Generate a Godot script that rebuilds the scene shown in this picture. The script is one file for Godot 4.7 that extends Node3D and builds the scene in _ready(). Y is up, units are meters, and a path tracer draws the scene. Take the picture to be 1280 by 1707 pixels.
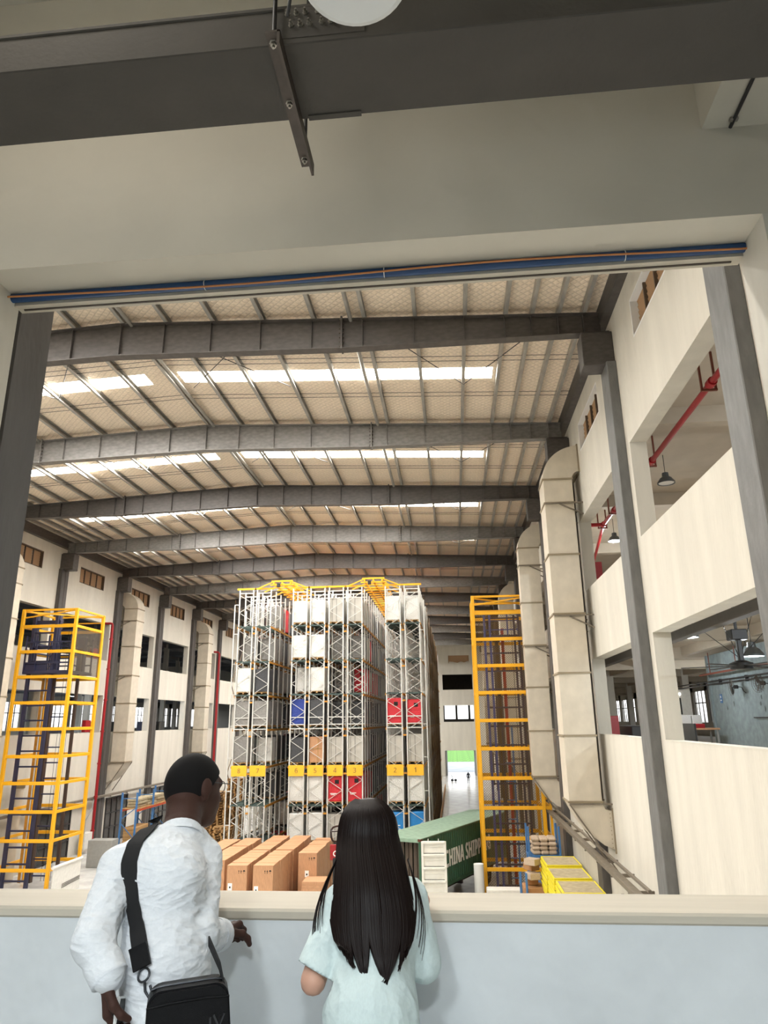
extends Node3D
# A factory hall seen from an upper floor: two people lean on a parapet and look at pallet racking, lifts, ducts and crates.

class Geo:
	# collects triangles with outward normals for one mesh
	var v := PackedVector3Array()
	var n := PackedVector3Array()
	var c := PackedColorArray()
	func tri(a: Vector3, b: Vector3, d: Vector3, na: Vector3, nb: Vector3, nd: Vector3) -> void:
		if (b - a).cross(d - a).dot(na + nb + nd) > 0.0:
			v.append(a); v.append(d); v.append(b)
			n.append(na); n.append(nd); n.append(nb)
		else:
			v.append(a); v.append(b); v.append(d)
			n.append(na); n.append(nb); n.append(nd)
	func quad(a: Vector3, b: Vector3, d: Vector3, e: Vector3, out: Vector3) -> void:
		var m := (b - a).cross(d - a)
		if m.length_squared() < 1e-16:
			m = (d - a).cross(e - a)
		m = m.normalized()
		if m.dot(out) < 0.0:
			m = -m
		tri(a, b, d, m, m, m)
		tri(a, d, e, m, m, m)
	func box(p: Vector3, s: Vector3, b := Basis.IDENTITY) -> Geo:
		var h := s * 0.5
		for ax in 3:
			var u := Vector3.ZERO
			var w := Vector3.ZERO
			var o := Vector3.ZERO
			o[ax] = h[ax]
			u[(ax + 1) % 3] = h[(ax + 1) % 3]
			w[(ax + 2) % 3] = h[(ax + 2) % 3]
			for sg in [-1.0, 1.0]:
				var q: Vector3 = o * sg
				quad(p + b * (q - u - w), p + b * (q + u - w), p + b * (q + u + w), p + b * (q - u + w), b * q)
		return self
	func span(lo: Vector3, hi: Vector3) -> Geo:
		return box((lo + hi) * 0.5, (hi - lo).abs())
	func bevel(p: Vector3, s: Vector3, r: float, b := Basis.IDENTITY) -> Geo:
		# box with chamfered edges and corners
		var h := s * 0.5
		var k := h - Vector3(r, r, r)
		for ax in 3:
			var a1 := (ax + 1) % 3
			var a2 := (ax + 2) % 3
			for sg in [-1.0, 1.0]:
				var pts: Array[Vector3] = []
				for q in [[-1, -1], [1, -1], [1, 1], [-1, 1]]:
					var t := Vector3.ZERO
					t[ax] = h[ax] * sg
					t[a1] = k[a1] * q[0]
					t[a2] = k[a2] * q[1]
					pts.append(p + b * t)
				var o := Vector3.ZERO
				o[ax] = sg
				quad(pts[0], pts[1], pts[2], pts[3], b * o)
			for s1 in [-1.0, 1.0]:
				for s2 in [-1.0, 1.0]:
					var e: Array[Vector3] = []
					for q in [[-1.0, 0], [1.0, 0], [1.0, 1], [-1.0, 1]]:
						var t := Vector3.ZERO
						t[ax] = k[ax] * q[0]
						t[a1] = (h[a1] if q[1] == 0 else k[a1]) * s1
						t[a2] = (k[a2] if q[1] == 0 else h[a2]) * s2
						e.append(p + b * t)
					var o2 := Vector3.ZERO
					o2[a1] = s1
					o2[a2] = s2
					quad(e[0], e[1], e[2], e[3], b * o2)
		for sx in [-1.0, 1.0]:
			for sy in [-1.0, 1.0]:
				for sz in [-1.0, 1.0]:
					var m := Vector3(sx, sy, sz).normalized()
					var t1 := p + b * Vector3(h.x * sx, k.y * sy, k.z * sz)
					var t2 := p + b * Vector3(k.x * sx, h.y * sy, k.z * sz)
					var t3 := p + b * Vector3(k.x * sx, k.y * sy, h.z * sz)
					tri(t1, t2, t3, b * m, b * m, b * m)
		return self
	func bar(p: Vector3, q: Vector3, w: float, hh: float, up := Vector3.UP) -> Geo:
		var z := (q - p).normalized()
		if absf(z.dot(up)) > 0.98:
			up = Vector3.RIGHT
		var x := up.cross(z).normalized()
		var y := z.cross(x)
		return box((p + q) * 0.5, Vector3(w, hh, p.distance_to(q)), Basis(x, y, z))
	func tube(pts: PackedVector3Array, rad: Variant, sides := 8, caps := true) -> Geo:
		var rings: Array = []
		var norms: Array = []
		var x := Vector3.ZERO
		for i in pts.size():
			var t := (pts[mini(i + 1, pts.size() - 1)] - pts[maxi(i - 1, 0)]).normalized()
			if x == Vector3.ZERO:
				x = t.cross(Vector3.UP if absf(t.y) < 0.9 else Vector3.RIGHT).normalized()
			else:
				x = (x - t * x.dot(t)).normalized()
			var y := t.cross(x)
			var r: float = rad[i] if rad is Array or rad is PackedFloat32Array else rad
			var ring := PackedVector3Array()
			var nr := PackedVector3Array()
			for j in sides:
				var a := TAU * j / sides
				var d := x * cos(a) + y * sin(a)
				ring.append(pts[i] + d * r)
				nr.append(d)
			rings.append(ring)
			norms.append(nr)
		for i in pts.size() - 1:
			for j in sides:
				var k := (j + 1) % sides
				tri(rings[i][j], rings[i + 1][j], rings[i + 1][k], norms[i][j], norms[i + 1][j], norms[i + 1][k])
				tri(rings[i][j], rings[i + 1][k], rings[i][k], norms[i][j], norms[i + 1][k], norms[i][k])
		if caps:
			for e in [0, pts.size() - 1]:
				var o: Vector3 = (pts[0] - pts[1] if e == 0 else pts[e] - pts[e - 1]).normalized()
				for j in range(1, sides - 1):
					tri(rings[e][0], rings[e][j], rings[e][j + 1], o, o, o)
		return self
	func rod(p: Vector3, q: Vector3, r: float, sides := 8) -> Geo:
		return tube(PackedVector3Array([p, q]), r, sides)
	func lathe(prof: PackedVector2Array, at: Vector3, b := Basis.IDENTITY, segs := 24) -> Geo:
		# profile of (radius, height) pairs spun round the local y axis
		for i in prof.size() - 1:
			var d := (prof[i + 1] - prof[i])
			if d.length() < 1e-6:
				continue
			var pn := Vector2(d.y, -d.x).normalized()
			for j in segs:
				var a0 := TAU * j / segs
				var a1 := TAU * (j + 1) / segs
				var e0 := Vector3(cos(a0), 0, sin(a0))
				var e1 := Vector3(cos(a1), 0, sin(a1))
				var p0 := at + b * (e0 * prof[i].x + Vector3.UP * prof[i].y)
				var p1 := at + b * (e1 * prof[i].x + Vector3.UP * prof[i].y)
				var p2 := at + b * (e1 * prof[i + 1].x + Vector3.UP * prof[i + 1].y)
				var p3 := at + b * (e0 * prof[i + 1].x + Vector3.UP * prof[i + 1].y)
				var n0 := b * (e0 * pn.x + Vector3.UP * pn.y)
				var n1 := b * (e1 * pn.x + Vector3.UP * pn.y)
				tri(p0, p1, p2, n0, n1, n1)
				tri(p0, p2, p3, n0, n1, n0)
		return self
	func prism(poly: PackedVector2Array, z0: float, z1: float, xf := Transform3D.IDENTITY) -> Geo:
		# polygon in the local xy plane, extruded from z0 to z1
		var idx := Geometry2D.triangulate_polygon(poly)
		for z in [z0, z1]:
			var o := xf.basis * Vector3(0, 0, 1.0 if z == maxf(z0, z1) else -1.0)
			for i in range(0, idx.size(), 3):
				var a := poly[idx[i]]
				var b := poly[idx[i + 1]]
				var d := poly[idx[i + 2]]
				tri(xf * Vector3(a.x, a.y, z), xf * Vector3(b.x, b.y, z), xf * Vector3(d.x, d.y, z), o, o, o)
		var turn := -1.0 if Geometry2D.is_polygon_clockwise(poly) else 1.0
		for i in poly.size():
			var a := poly[i]
			var b := poly[(i + 1) % poly.size()]
			var e := (b - a).normalized()
			quad(xf * Vector3(a.x, a.y, z0), xf * Vector3(b.x, b.y, z0), xf * Vector3(b.x, b.y, z1), xf * Vector3(a.x, a.y, z1), xf.basis * Vector3(e.y, -e.x, 0) * turn)
		return self
	func ring(at: Vector3, axis: Vector3, big: float, small: float, segs := 16, sides := 6) -> Geo:
		var x := axis.cross(Vector3.UP if absf(axis.y) < 0.9 else Vector3.RIGHT).normalized()
		var y := axis.normalized().cross(x)
		var pts := PackedVector3Array()
		for i in segs + 1:
			var a := TAU * i / segs
			pts.append(at + (x * cos(a) + y * sin(a)) * big)
		return tube(pts, small, sides, false)
	func mesh() -> ArrayMesh:
		var m := ArrayMesh.new()
		if v.is_empty():
			return m
		var a := []
		a.resize(Mesh.ARRAY_MAX)
		a[Mesh.ARRAY_VERTEX] = v
		a[Mesh.ARRAY_NORMAL] = n
		if c.size() == v.size():
			a[Mesh.ARRAY_COLOR] = c
		m.add_surface_from_arrays(Mesh.PRIMITIVE_TRIANGLES, a)
		return m

const GRID := 9.0275       # spacing of the hall's frames
const XR := 5.6            # inner face of the right wall
const XL := -28.4          # inner face of the left wall
const RIDGE := -11.4
const BAYS := 14
var M := {}                # materials by name
var counts := {}
var rng := RandomNumberGenerator.new()

func frame_z(i: float) -> float:
	return -2.724 - GRID * i

func numbered(called: String) -> String:
	var k: int = counts.get(called, 0)
	counts[called] = k + 1
	return called if k == 0 else "%s_%03d" % [called, k]

func tag(o: Node3D, label: String, category: String, group := "", kind := "") -> Node3D:
	o.set_meta("label", label)
	o.set_meta("category", category)
	if group:
		o.set_meta("group", group)
	if kind:
		o.set_meta("kind", kind)
	return o

func thing(called: String, label: String, category: String, at := Vector3.ZERO, turn := 0.0, group := "", kind := "") -> Node3D:
	var o := Node3D.new()
	o.name = numbered(called)
	add_child(o)
	o.position = at
	o.rotation.y = turn
	tag(o, label, category, group, kind)
	return o

func put(called: String, mesh: Mesh, mat: Material, parent: Node3D, xf := Transform3D.IDENTITY, label := "") -> MeshInstance3D:
	var o := MeshInstance3D.new()
	o.mesh = mesh
	o.material_override = mat
	o.name = called
	o.transform = xf
	o.cast_shadow = GeometryInstance3D.SHADOW_CASTING_SETTING_ON
	if label:
		o.set_meta("label", label)
	parent.add_child(o, true)
	return o

func part(called: String, g: Geo, mat: Material, parent: Node3D, label := "") -> MeshInstance3D:
	return put(called, g.mesh(), mat, parent, Transform3D.IDENTITY, label)

func lone(called: String, g: Geo, mat: Material, label: String, category: String, group := "", kind := "") -> MeshInstance3D:
	var o := put(numbered(called), g.mesh(), mat, self)
	tag(o, label, category, group, kind)
	return o

func stuff(o: Node3D) -> Node3D:
	o.set_meta("kind", "stuff")
	return o

# ---------------------------------------------------------------- materials
var T := {}

func noise_tex(freq: float, lo: float, hi: float, octaves := 4, size := 512, sd := 1, kind := FastNoiseLite.TYPE_SIMPLEX_SMOOTH) -> NoiseTexture2D:
	var nz := FastNoiseLite.new()
	nz.seed = sd
	nz.noise_type = kind
	nz.frequency = freq
	nz.fractal_octaves = octaves
	var t := NoiseTexture2D.new()
	t.width = size
	t.height = size
	t.seamless = true
	t.noise = nz
	var g := Gradient.new()
	g.set_color(0, Color(lo, lo, lo))
	g.set_color(1, Color(hi, hi, hi))
	t.color_ramp = g
	return t

func bump_tex(freq: float, strength: float, octaves := 4, size := 512, sd := 3) -> NoiseTexture2D:
	var t := noise_tex(freq, 0.0, 1.0, octaves, size, sd)
	t.color_ramp = null
	t.as_normal_map = true
	t.bump_strength = strength
	return t

func mat(key: String, col: Color, rough := 0.8, metal := 0.0, tex := "", sc := Vector3.ONE, bump := "", bs := 1.0) -> StandardMaterial3D:
	var m := StandardMaterial3D.new()
	m.resource_name = key
	m.albedo_color = col
	m.roughness = rough
	m.metallic = metal
	m.uv1_triplanar = true
	m.uv1_world_triplanar = true
	m.uv1_scale = sc
	if tex:
		m.albedo_texture = T[tex]
	if bump:
		m.normal_enabled = true
		m.normal_texture = T[bump]
		m.normal_scale = bs
	M[key] = m
	return m

func rgb(r: int, g: int, b: int) -> Color:
	return Color8(r, g, b)

func materials() -> void:
	T.soft = noise_tex(0.008, 0.94, 1.0, 4)
	T.mottle = noise_tex(0.012, 0.84, 1.0, 5, 512, 7)
	T.fine = noise_tex(0.06, 0.91, 1.0, 3, 512, 11)
	T.brush = noise_tex(0.01, 0.8, 1.0, 5, 512, 53)
	T.blotch = noise_tex(0.02, 0.45, 1.0, 5, 512, 19)
	T.grain = noise_tex(0.03, 0.85, 1.0, 5, 512, 23)
	T.cloth = noise_tex(0.3, 0.93, 1.0, 2, 256, 29)
	T.b_fine = bump_tex(0.08, 2.0, 3, 512, 31)
	T.b_soft = bump_tex(0.012, 6.0, 4, 512, 37)
	T.b_wrap = bump_tex(0.025, 10.0, 5, 512, 41)
	T.b_crease = bump_tex(0.014, 16.0, 2, 512, 61)
	T.b_crease.noise.fractal_type = FastNoiseLite.FRACTAL_RIDGED
	T.b_cloth = bump_tex(0.25, 3.0, 2, 256, 43)
	# quilted foil facing of the roof insulation: a relief of stitched diamonds
	var im := Image.create(256, 256, false, Image.FORMAT_RGB8)
	var bm := Image.create(256, 256, false, Image.FORMAT_RGB8)
	var nz := FastNoiseLite.new()
	nz.seed = 5
	nz.frequency = 0.03
	for y in 256:
		for x in 256:
			var a := fposmod((x + y) / 64.0, 1.0)
			var b := fposmod((x - y) / 64.0, 1.0)
			var h := sin(a * PI) * sin(b * PI)
			var s := minf(minf(a, 1.0 - a), minf(b, 1.0 - b))
			var q := 0.93 + 0.07 * nz.get_noise_2d(x, y)
			if s < 0.045:
				q *= 0.88
			im.set_pixel(x, y, Color(q, q, q))
			bm.set_pixel(x, y, Color(sqrt(h), 0, 0))
	T.quilt = ImageTexture.create_from_image(im)
	bm.bump_map_to_normal_map(6.0)
	T.b_quilt = ImageTexture.create_from_image(bm)

	mat("wall", rgb(210, 205, 193), 0.85, 0, "soft", Vector3(0.25, 0.03, 0.25), "b_fine", 0.25)
	mat("wall_inner", rgb(206, 199, 184), 0.85, 0, "soft", Vector3(0.2, 0.2, 0.2), "b_soft", 0.3)
	mat("parapet", rgb(214, 219, 222), 0.62, 0, "soft", Vector3(0.5, 0.5, 0.5), "b_soft", 0.35)
	mat("cap", rgb(196, 188, 172), 0.75, 0, "soft", Vector3(0.12, 1.2, 3.0), "b_fine", 0.15)
	mat("room_floor", rgb(205, 206, 203), 0.4, 0, "mottle", Vector3(0.3, 0.3, 0.3))
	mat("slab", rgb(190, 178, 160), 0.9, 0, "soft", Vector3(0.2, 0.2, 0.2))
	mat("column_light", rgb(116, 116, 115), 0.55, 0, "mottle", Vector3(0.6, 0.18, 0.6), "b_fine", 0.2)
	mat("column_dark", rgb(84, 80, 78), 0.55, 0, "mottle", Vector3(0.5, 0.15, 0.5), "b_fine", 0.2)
	mat("steel_dark", rgb(88, 83, 80), 0.5, 0.1, "brush", Vector3(0.5, 1.1, 0.5))
	mat("steel_pale", rgb(138, 135, 132), 0.45, 0.2, "brush", Vector3(0.5, 1.1, 0.5))
	mat("purlin", rgb(176, 172, 164), 0.42, 0.35, "mottle", Vector3(0.6, 0.6, 0.2))
	mat("girder", rgb(80, 75, 69), 0.85, 0, "soft", Vector3(0.8, 0.8, 0.8), "b_fine", 0.2)
	mat("bracket_steel", rgb(84, 74, 66), 0.5, 0.3, "mottle", Vector3(2, 2, 2))
	mat("bolt", rgb(150, 145, 135), 0.35, 0.7)
	mat("quilt", rgb(244, 226, 202), 0.55, 0, "quilt", Vector3(0.9, 0.9, 0.9), "b_quilt", 0.9)
	mat("roof_outer", rgb(150, 150, 150), 0.8)
	mat("hall_floor", rgb(216, 217, 215), 0.22, 0, "mottle", Vector3(0.12, 0.12, 0.12))
	mat("duct", rgb(203, 193, 175), 0.6, 0.0, "soft", Vector3(0.5, 0.35, 0.5), "b_soft", 0.06)
	mat("duct_flange", rgb(150, 136, 112), 0.6, 0.1, "fine", Vector3(2, 2, 2))
	mat("yellow", rgb(244, 178, 26), 0.45, 0, "fine", Vector3(0.5, 0.5, 0.5))
	mat("blue_frame", rgb(42, 72, 146), 0.45, 0, "fine", Vector3(0.5, 0.5, 0.5))
	mat("navy_frame", rgb(44, 46, 74), 0.45, 0, "fine", Vector3(0.5, 0.5, 0.5))
	mat("light_blue", rgb(70, 120, 175), 0.45, 0, "fine", Vector3(0.5, 0.5, 0.5))
	mat("dark_rail", rgb(64, 48, 40), 0.55, 0.1)
	mat("red_paint", rgb(160, 22, 30), 0.4, 0, "fine", Vector3(0.6, 0.6, 0.6))
	mat("mesh_wire", rgb(120, 88, 34), 0.5, 0.1)
	mat("grey_mesh", rgb(96, 88, 78), 0.6, 0.1)
	mat("rack_grey", rgb(206, 206, 202), 0.4, 0.25)
	mat("fan_wire", rgb(88, 80, 72), 0.5, 0.3)
	mat("side_brown", rgb(112, 88, 56), 0.6, 0.1, "mottle", Vector3(0.5, 0.5, 0.5))
	mat("rack_deck", rgb(70, 86, 82), 0.6, 0.1)
	mat("rack_beam", rgb(206, 142, 44), 0.5, 0, "mottle", Vector3(0.5, 0.5, 0.5))
	mat("label_yellow", rgb(255, 190, 46), 0.45, 0, "soft", Vector3(0.5, 0.5, 0.5))
	mat("digit", rgb(112, 92, 60), 0.6)
	mat("black", rgb(24, 24, 26), 0.5)
	mat("print_black", rgb(28, 25, 24), 0.8)
	mat("white_print", rgb(238, 238, 234), 0.7)
	mat("wrap_white", rgb(232, 231, 226), 0.35, 0, "fine", Vector3(1, 1, 1), "b_wrap", 0.7)
	mat("wrap_grey", rgb(150, 148, 144), 0.35, 0, "mottle", Vector3(1, 1, 1), "b_wrap", 0.7)
	mat("wrap_dark", rgb(70, 72, 76), 0.4, 0, "mottle", Vector3(1, 1, 1), "b_wrap", 0.6)
	mat("wrap_red", rgb(214, 40, 54), 0.4, 0, "fine", Vector3(1, 1, 1), "b_wrap", 0.6)
	mat("wrap_blue", rgb(42, 140, 214), 0.4, 0, "fine", Vector3(1, 1, 1), "b_wrap", 0.5)
	mat("wrap_navy", rgb(36, 62, 150), 0.4, 0, "fine", Vector3(1, 1, 1), "b_wrap", 0.5)
	mat("steel_box", rgb(190, 186, 177), 0.45, 0.05, "soft", Vector3(0.6, 0.6, 0.6))
	mat("seam", rgb(92, 90, 86), 0.6)
	mat("load_deep", rgb(104, 98, 92), 0.6, 0, "blotch", Vector3(0.4, 0.4, 0.4))
	mat("ply_side", rgb(206, 156, 116), 0.7, 0, "grain", Vector3(1.3, 0.18, 1.3), "b_fine", 0.2)
	mat("ply_top", rgb(206, 156, 116), 0.7, 0, "grain", Vector3(0.25, 1.0, 1.6), "b_fine", 0.2)
	mat("pallet_wood", rgb(190, 150, 98), 0.85, 0, "grain", Vector3(0.5, 2, 2))
	mat("board", rgb(186, 172, 140), 0.8, 0, "mottle", Vector3(0.5, 0.5, 0.5))
	mat("deck_yellow", rgb(240, 222, 46), 0.45, 0, "fine", Vector3(0.5, 0.5, 0.5))
	mat("sack", rgb(206, 184, 160), 0.85, 0, "mottle", Vector3(2, 2, 2), "b_wrap", 0.8)
	mat("carton", rgb(178, 132, 88), 0.85, 0, "soft", Vector3(1, 1, 1))
	mat("orange", rgb(214, 84, 40), 0.5, 0, "fine", Vector3(0.5, 0.5, 0.5))
	mat("container_green", rgb(52, 98, 72), 0.5, 0, "mottle", Vector3(0.4, 0.2, 0.4))
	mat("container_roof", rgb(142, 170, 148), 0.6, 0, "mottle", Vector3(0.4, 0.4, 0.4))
	mat("container_door", rgb(236, 234, 226), 0.5, 0, "soft", Vector3(0.5, 0.5, 0.5))
	mat("container_inside", rgb(92, 78, 66), 0.7, 0, "mottle", Vector3(0.4, 0.2, 0.4))
	mat("rust", rgb(128, 72, 50), 0.85, 0, "blotch", Vector3(2, 2, 2))
	mat("chassis", rgb(52, 40, 38), 0.7, 0.1, "mottle", Vector3(1, 1, 1))
	mat("rubber", rgb(28, 28, 28), 0.9)
	mat("louver", rgb(176, 140, 104), 0.7, 0, "grain", Vector3(0.5, 6, 0.5))
	mat("window_frame", rgb(92, 78, 64), 0.6)
	mat("white_frame", rgb(222, 222, 220), 0.5)
	mat("dark_glass", rgb(52, 50, 46), 0.12, 0, "mottle", Vector3(0.4, 0.3, 0.4))
	mat("hose_blue", rgb(24, 62, 106), 0.4)
	mat("cable_orange", rgb(186, 122, 70), 0.6)
	mat("putty_grey", rgb(150, 150, 146), 0.6, 0, "soft", Vector3(1, 1, 1))
	mat("panel_white", rgb(224, 222, 214), 0.5, 0, "soft", Vector3(1, 1, 1))
	mat("partition", rgb(150, 164, 166), 0.75, 0, "mottle", Vector3(0.35, 0.35, 0.35))
	mat("stain", rgb(96, 104, 104), 0.9)
	mat("pipe_dark", rgb(56, 54, 54), 0.5, 0.3)
	mat("pipe_rust", rgb(120, 66, 50), 0.6, 0.1)
	mat("lamp_metal", rgb(92, 96, 98), 0.4, 0.5)
	mat("asphalt", rgb(196, 196, 194), 0.8, 0, "mottle", Vector3(0.05, 0.05, 0.05))
	mat("grass", rgb(150, 214, 84), 0.95, 0, "blotch", Vector3(0.12, 0.12, 0.12))
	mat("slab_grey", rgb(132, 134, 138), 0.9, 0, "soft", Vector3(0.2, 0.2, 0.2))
	mat("tray", rgb(128, 118, 104), 0.5, 0.2, "mottle", Vector3(0.5, 0.5, 0.5))
	# people
	mat("skin_dark", rgb(70, 48, 41), 0.62, 0, "cloth", Vector3(6, 6, 6), "b_cloth", 0.25)
	mat("skin_fair", rgb(214, 165, 142), 0.5, 0, "cloth", Vector3(6, 6, 6), "b_cloth", 0.2)
	mat("hair_short", rgb(24, 22, 22), 0.8, 0, "fine", Vector3(14, 14, 14), "b_cloth", 1.2)
	mat("hair_long", rgb(26, 17, 15), 0.42, 0, "grain", Vector3(14, 0.7, 14))
	mat("shirt", rgb(230, 234, 239), 0.8, 0, "cloth", Vector3(1.5, 3.4, 1.5), "b_crease", 0.6)
	mat("tee", rgb(212, 228, 228), 0.85, 0, "cloth", Vector3(1.9, 1.3, 1.9), "b_crease", 0.38)
	mat("trousers", rgb(46, 48, 56), 0.9)
	mat("leather", rgb(17, 17, 19), 0.42, 0, "fine", Vector3(10, 10, 10), "b_cloth", 0.8)
	mat("emboss", rgb(34, 35, 38), 0.35)
	mat("webbing", rgb(20, 20, 22), 0.85, 0, "fine", Vector3(20, 20, 20), "b_cloth", 1.0)
	mat("gunmetal", rgb(70, 72, 76), 0.3, 0.9)
	mat("glasses", rgb(60, 38, 32), 0.3)
	for k in ["hair_long", "hair_short", "leather", "skin_dark"]:
		M[k].metallic_specular = 0.28
	var led := mat("led", Color.WHITE, 0.5)
	led.emission_enabled = true
	led.emission = Color(1.0, 0.98, 0.95)
	led.emission_energy_multiplier = 3.0
	var sk := mat("skylight", Color.WHITE, 0.5)
	sk.emission_enabled = true
	sk.emission = Color(1.0, 0.99, 0.96)
	sk.emission_energy_multiplier = 6.0
	var gl := mat("glass", Color(0.9, 0.95, 0.95, 0.12), 0.05)
	gl.transparency = BaseMaterial3D.TRANSPARENCY_ALPHA

# ---------------------------------------------------------------- camera, sky, light
const SKYLIGHT_GLOW := 4.3
const ROOM_GLOW := 20.0

func camera_and_light() -> void:
	var cam := Camera3D.new()
	cam.name = "camera"
	cam.position = Vector3(0, 9.2, 0)
	cam.rotation_degrees = Vector3(16.614, 5.312, -0.736)
	cam.fov = 72.31
	cam.near = 0.05
	cam.far = 900.0
	add_child(cam)
	cam.current = true
	var sky := ProceduralSkyMaterial.new()
	sky.sky_top_color = Color(0.86, 0.9, 0.95)
	sky.sky_horizon_color = Color(0.97, 0.98, 0.98)
	sky.ground_bottom_color = Color(0.55, 0.56, 0.53)
	sky.ground_horizon_color = Color(0.8, 0.81, 0.79)
	sky.sky_energy_multiplier = 1.0
	sky.ground_energy_multiplier = 0.5
	var env := Environment.new()
	env.background_mode = Environment.BG_SKY
	env.sky = Sky.new()
	env.sky.sky_material = sky
	env.tonemap_mode = Environment.TONE_MAPPER_LINEAR
	env.tonemap_exposure = 2.95
	env.sdfgi_enabled = true
	env.ssao_enabled = true
	env.ssil_enabled = true
	var we := WorldEnvironment.new()
	we.name = "environment"
	we.environment = env
	add_child(we)
	# daylight through the roof's translucent strips: a strip on each slope of each bay
	for i in range(0, BAYS - 1):
		var zc := frame_z(i) - 4.95
		area_light(Vector3(-4.4, roof_y(-4.4) - 0.03, zc), Vector2(12.9, 0.92), SKYLIGHT_GLOW * (0.64 if i < 4 else 0.95), Color(1.0, 0.985, 0.965), true)
		area_light(Vector3(-18.5, roof_y(-18.5) - 0.03, zc), Vector2(12.4, 0.92), SKYLIGHT_GLOW * 1.9, Color(1.0, 0.985, 0.965), true)
	area_light(Vector3(-1.6, 12.62, -1.1), Vector2(0.6, 0.6), 1.5, Color(1.0, 0.98, 0.93), true)  # unseen lamp added to brighten the wall above the girder
	# two lamp panels of the room behind the camera
	for x in [-1.9, 0.4]:
		area_light(Vector3(x, 12.55, 3.0), Vector2(0.6, 0.6), ROOM_GLOW, Color(0.94, 0.98, 1.0), true)

func area_light(at: Vector3, size: Vector2, glow: float, col: Color, down: bool) -> void:
	var l := AreaLight3D.new()
	l.name = "area_light"
	l.area_size = size
	l.area_normalize_energy = false
	l.light_energy = glow
	l.light_color = col
	l.shadow_enabled = true
	l.position = at
	if down:
		l.rotation_degrees = Vector3(-90, 0, 0)
	l.set("area_range", 200.0)
	l.set("omni_range", 200.0)
	add_child(l, true)

func bulb(at: Vector3, energy: float, col := Color(0.95, 0.98, 1.0)) -> void:
	var l := OmniLight3D.new()
	l.name = "bulb_light"
	l.light_energy = energy
	l.light_color = col
	l.light_size = 0.12
	l.omni_range = 60.0
	l.omni_attenuation = 2.0
	l.shadow_enabled = true
	l.position = at
	add_child(l, true)

# ---------------------------------------------------------------- the hall
func roof_y(x: float) -> float:      # underside of the roof lining
	return 23.2 - 0.0467 * absf(x - RIDGE)

func rafter_top(x: float) -> float:
	return 22.92 - 0.0467 * absf(x - RIDGE)

func purlin_xs() -> Array[float]:
	var xs: Array[float] = []
	for x in [-9.7, -8.0, -6.22, -4.4, -2.63, -0.87, 0.83, 2.2, 3.08, 3.96, 4.78]:
		xs.append(x)
		xs.append(2.0 * RIDGE - x)
	xs.append(RIDGE + 0.1)
	return xs

func wall_side(called: String, xin: float, sg: float) -> void:
	# storeys of solid bands with open bays between, a pillar behind every column
	var w := thing(called, "cream plastered hall wall on the %s side with three open storeys" % ("duct" if sg > 0 else "far racking"), "wall", Vector3.ZERO, 0, "", "structure")
	var x0 := xin
	var x1 := xin + 0.5 * sg
	for i in range(0, BAYS):
		var za := frame_z(i) + 0.0
		var zb := frame_z(i + 1)
		for band in [[0.0, 8.61], [11.48, 14.25]]:
			part("wall_panel", Geo.new().span(Vector3(x0, band[0], zb), Vector3(x1, band[1], za)), M.wall, w)
		var zc := frame_z(i) - 4.95
		var g := Geo.new()
		g.span(Vector3(x0, 17.19, zb), Vector3(x1, 19.76, za))
		g.span(Vector3(x0, 20.98, zb), Vector3(x1, 21.9, za))
		g.span(Vector3(x0, 19.76, zb), Vector3(x1, 20.98, zc - 1.95))
		g.span(Vector3(x0, 19.76, zc + 1.95), Vector3(x1, 20.98, za))
		part("upper_wall_panel", g, M.wall, w)
		part("pillar", Geo.new().span(Vector3(x0 + 0.002 * sg, 0, zb - 1.35), Vector3(x1 - 0.01 * sg, 21.8, zb + 0.42)), M.wall, w)
		part("plaster_edge", Geo.new().bar(Vector3(x0 + 0.06 * sg, 8.615, za), Vector3(x0 + 0.06 * sg, 8.615, zb), 0.14, 0.02), M.wall, w)
	part("gutter_beam", Geo.new().span(Vector3(x0 - 0.28 * sg, 21.78, frame_z(BAYS)), Vector3(x0 + 0.1 * sg, 22.5, frame_z(0))), M.steel_dark, w)
	part("wall_coping", Geo.new().span(Vector3(x0 + 0.1 * sg, 21.9, frame_z(BAYS)), Vector3(x1, 23.6, frame_z(0))), M.wall, w)
	# vent windows high in each bay
	for i in range(0, BAYS - 1):
		var zc := frame_z(i) - 4.95
		var v := thing("window_%d" % (counts.get("vents", 0) + 1), "high four-panel vent window in bay %d of the %s wall" % [i + 1, "duct" if sg > 0 else "far racking"], "window", Vector3.ZERO, 0, "high vent windows under the eaves", "structure")
		counts.vents = counts.get("vents", 0) + 1
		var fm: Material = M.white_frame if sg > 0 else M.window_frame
		var f := Geo.new()
		var xf := xin + 0.2 * sg
		f.box(Vector3(xf, 20.95, zc), Vector3(0.4, 0.06, 3.9))
		f.box(Vector3(xf, 19.79, zc), Vector3(0.4, 0.06, 3.9))
		for s in [-1.92, 1.92]:
			f.box(Vector3(xf, 20.37, zc + s), Vector3(0.4, 1.2, 0.06))
		part("window_frame", f, fm, v)
		for k in 3:
			part("mullion", Geo.new().box(Vector3(xin + 0.18 * sg, 20.37, zc - 0.97 + 0.97 * k), Vector3(0.1, 1.12, 0.06)), M.window_frame, v)
		for k in 4:
			var lv := Geo.new()
			for q in 6:
				lv.box(Vector3(xin + 0.24 * sg, 19.92 + 0.18 * q, zc - 1.455 + 0.97 * k), Vector3(0.025, 0.2, 0.92), Basis(Vector3.BACK, 0.22 * sg))
			part("louver_panel", lv, M.louver, v)

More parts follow.
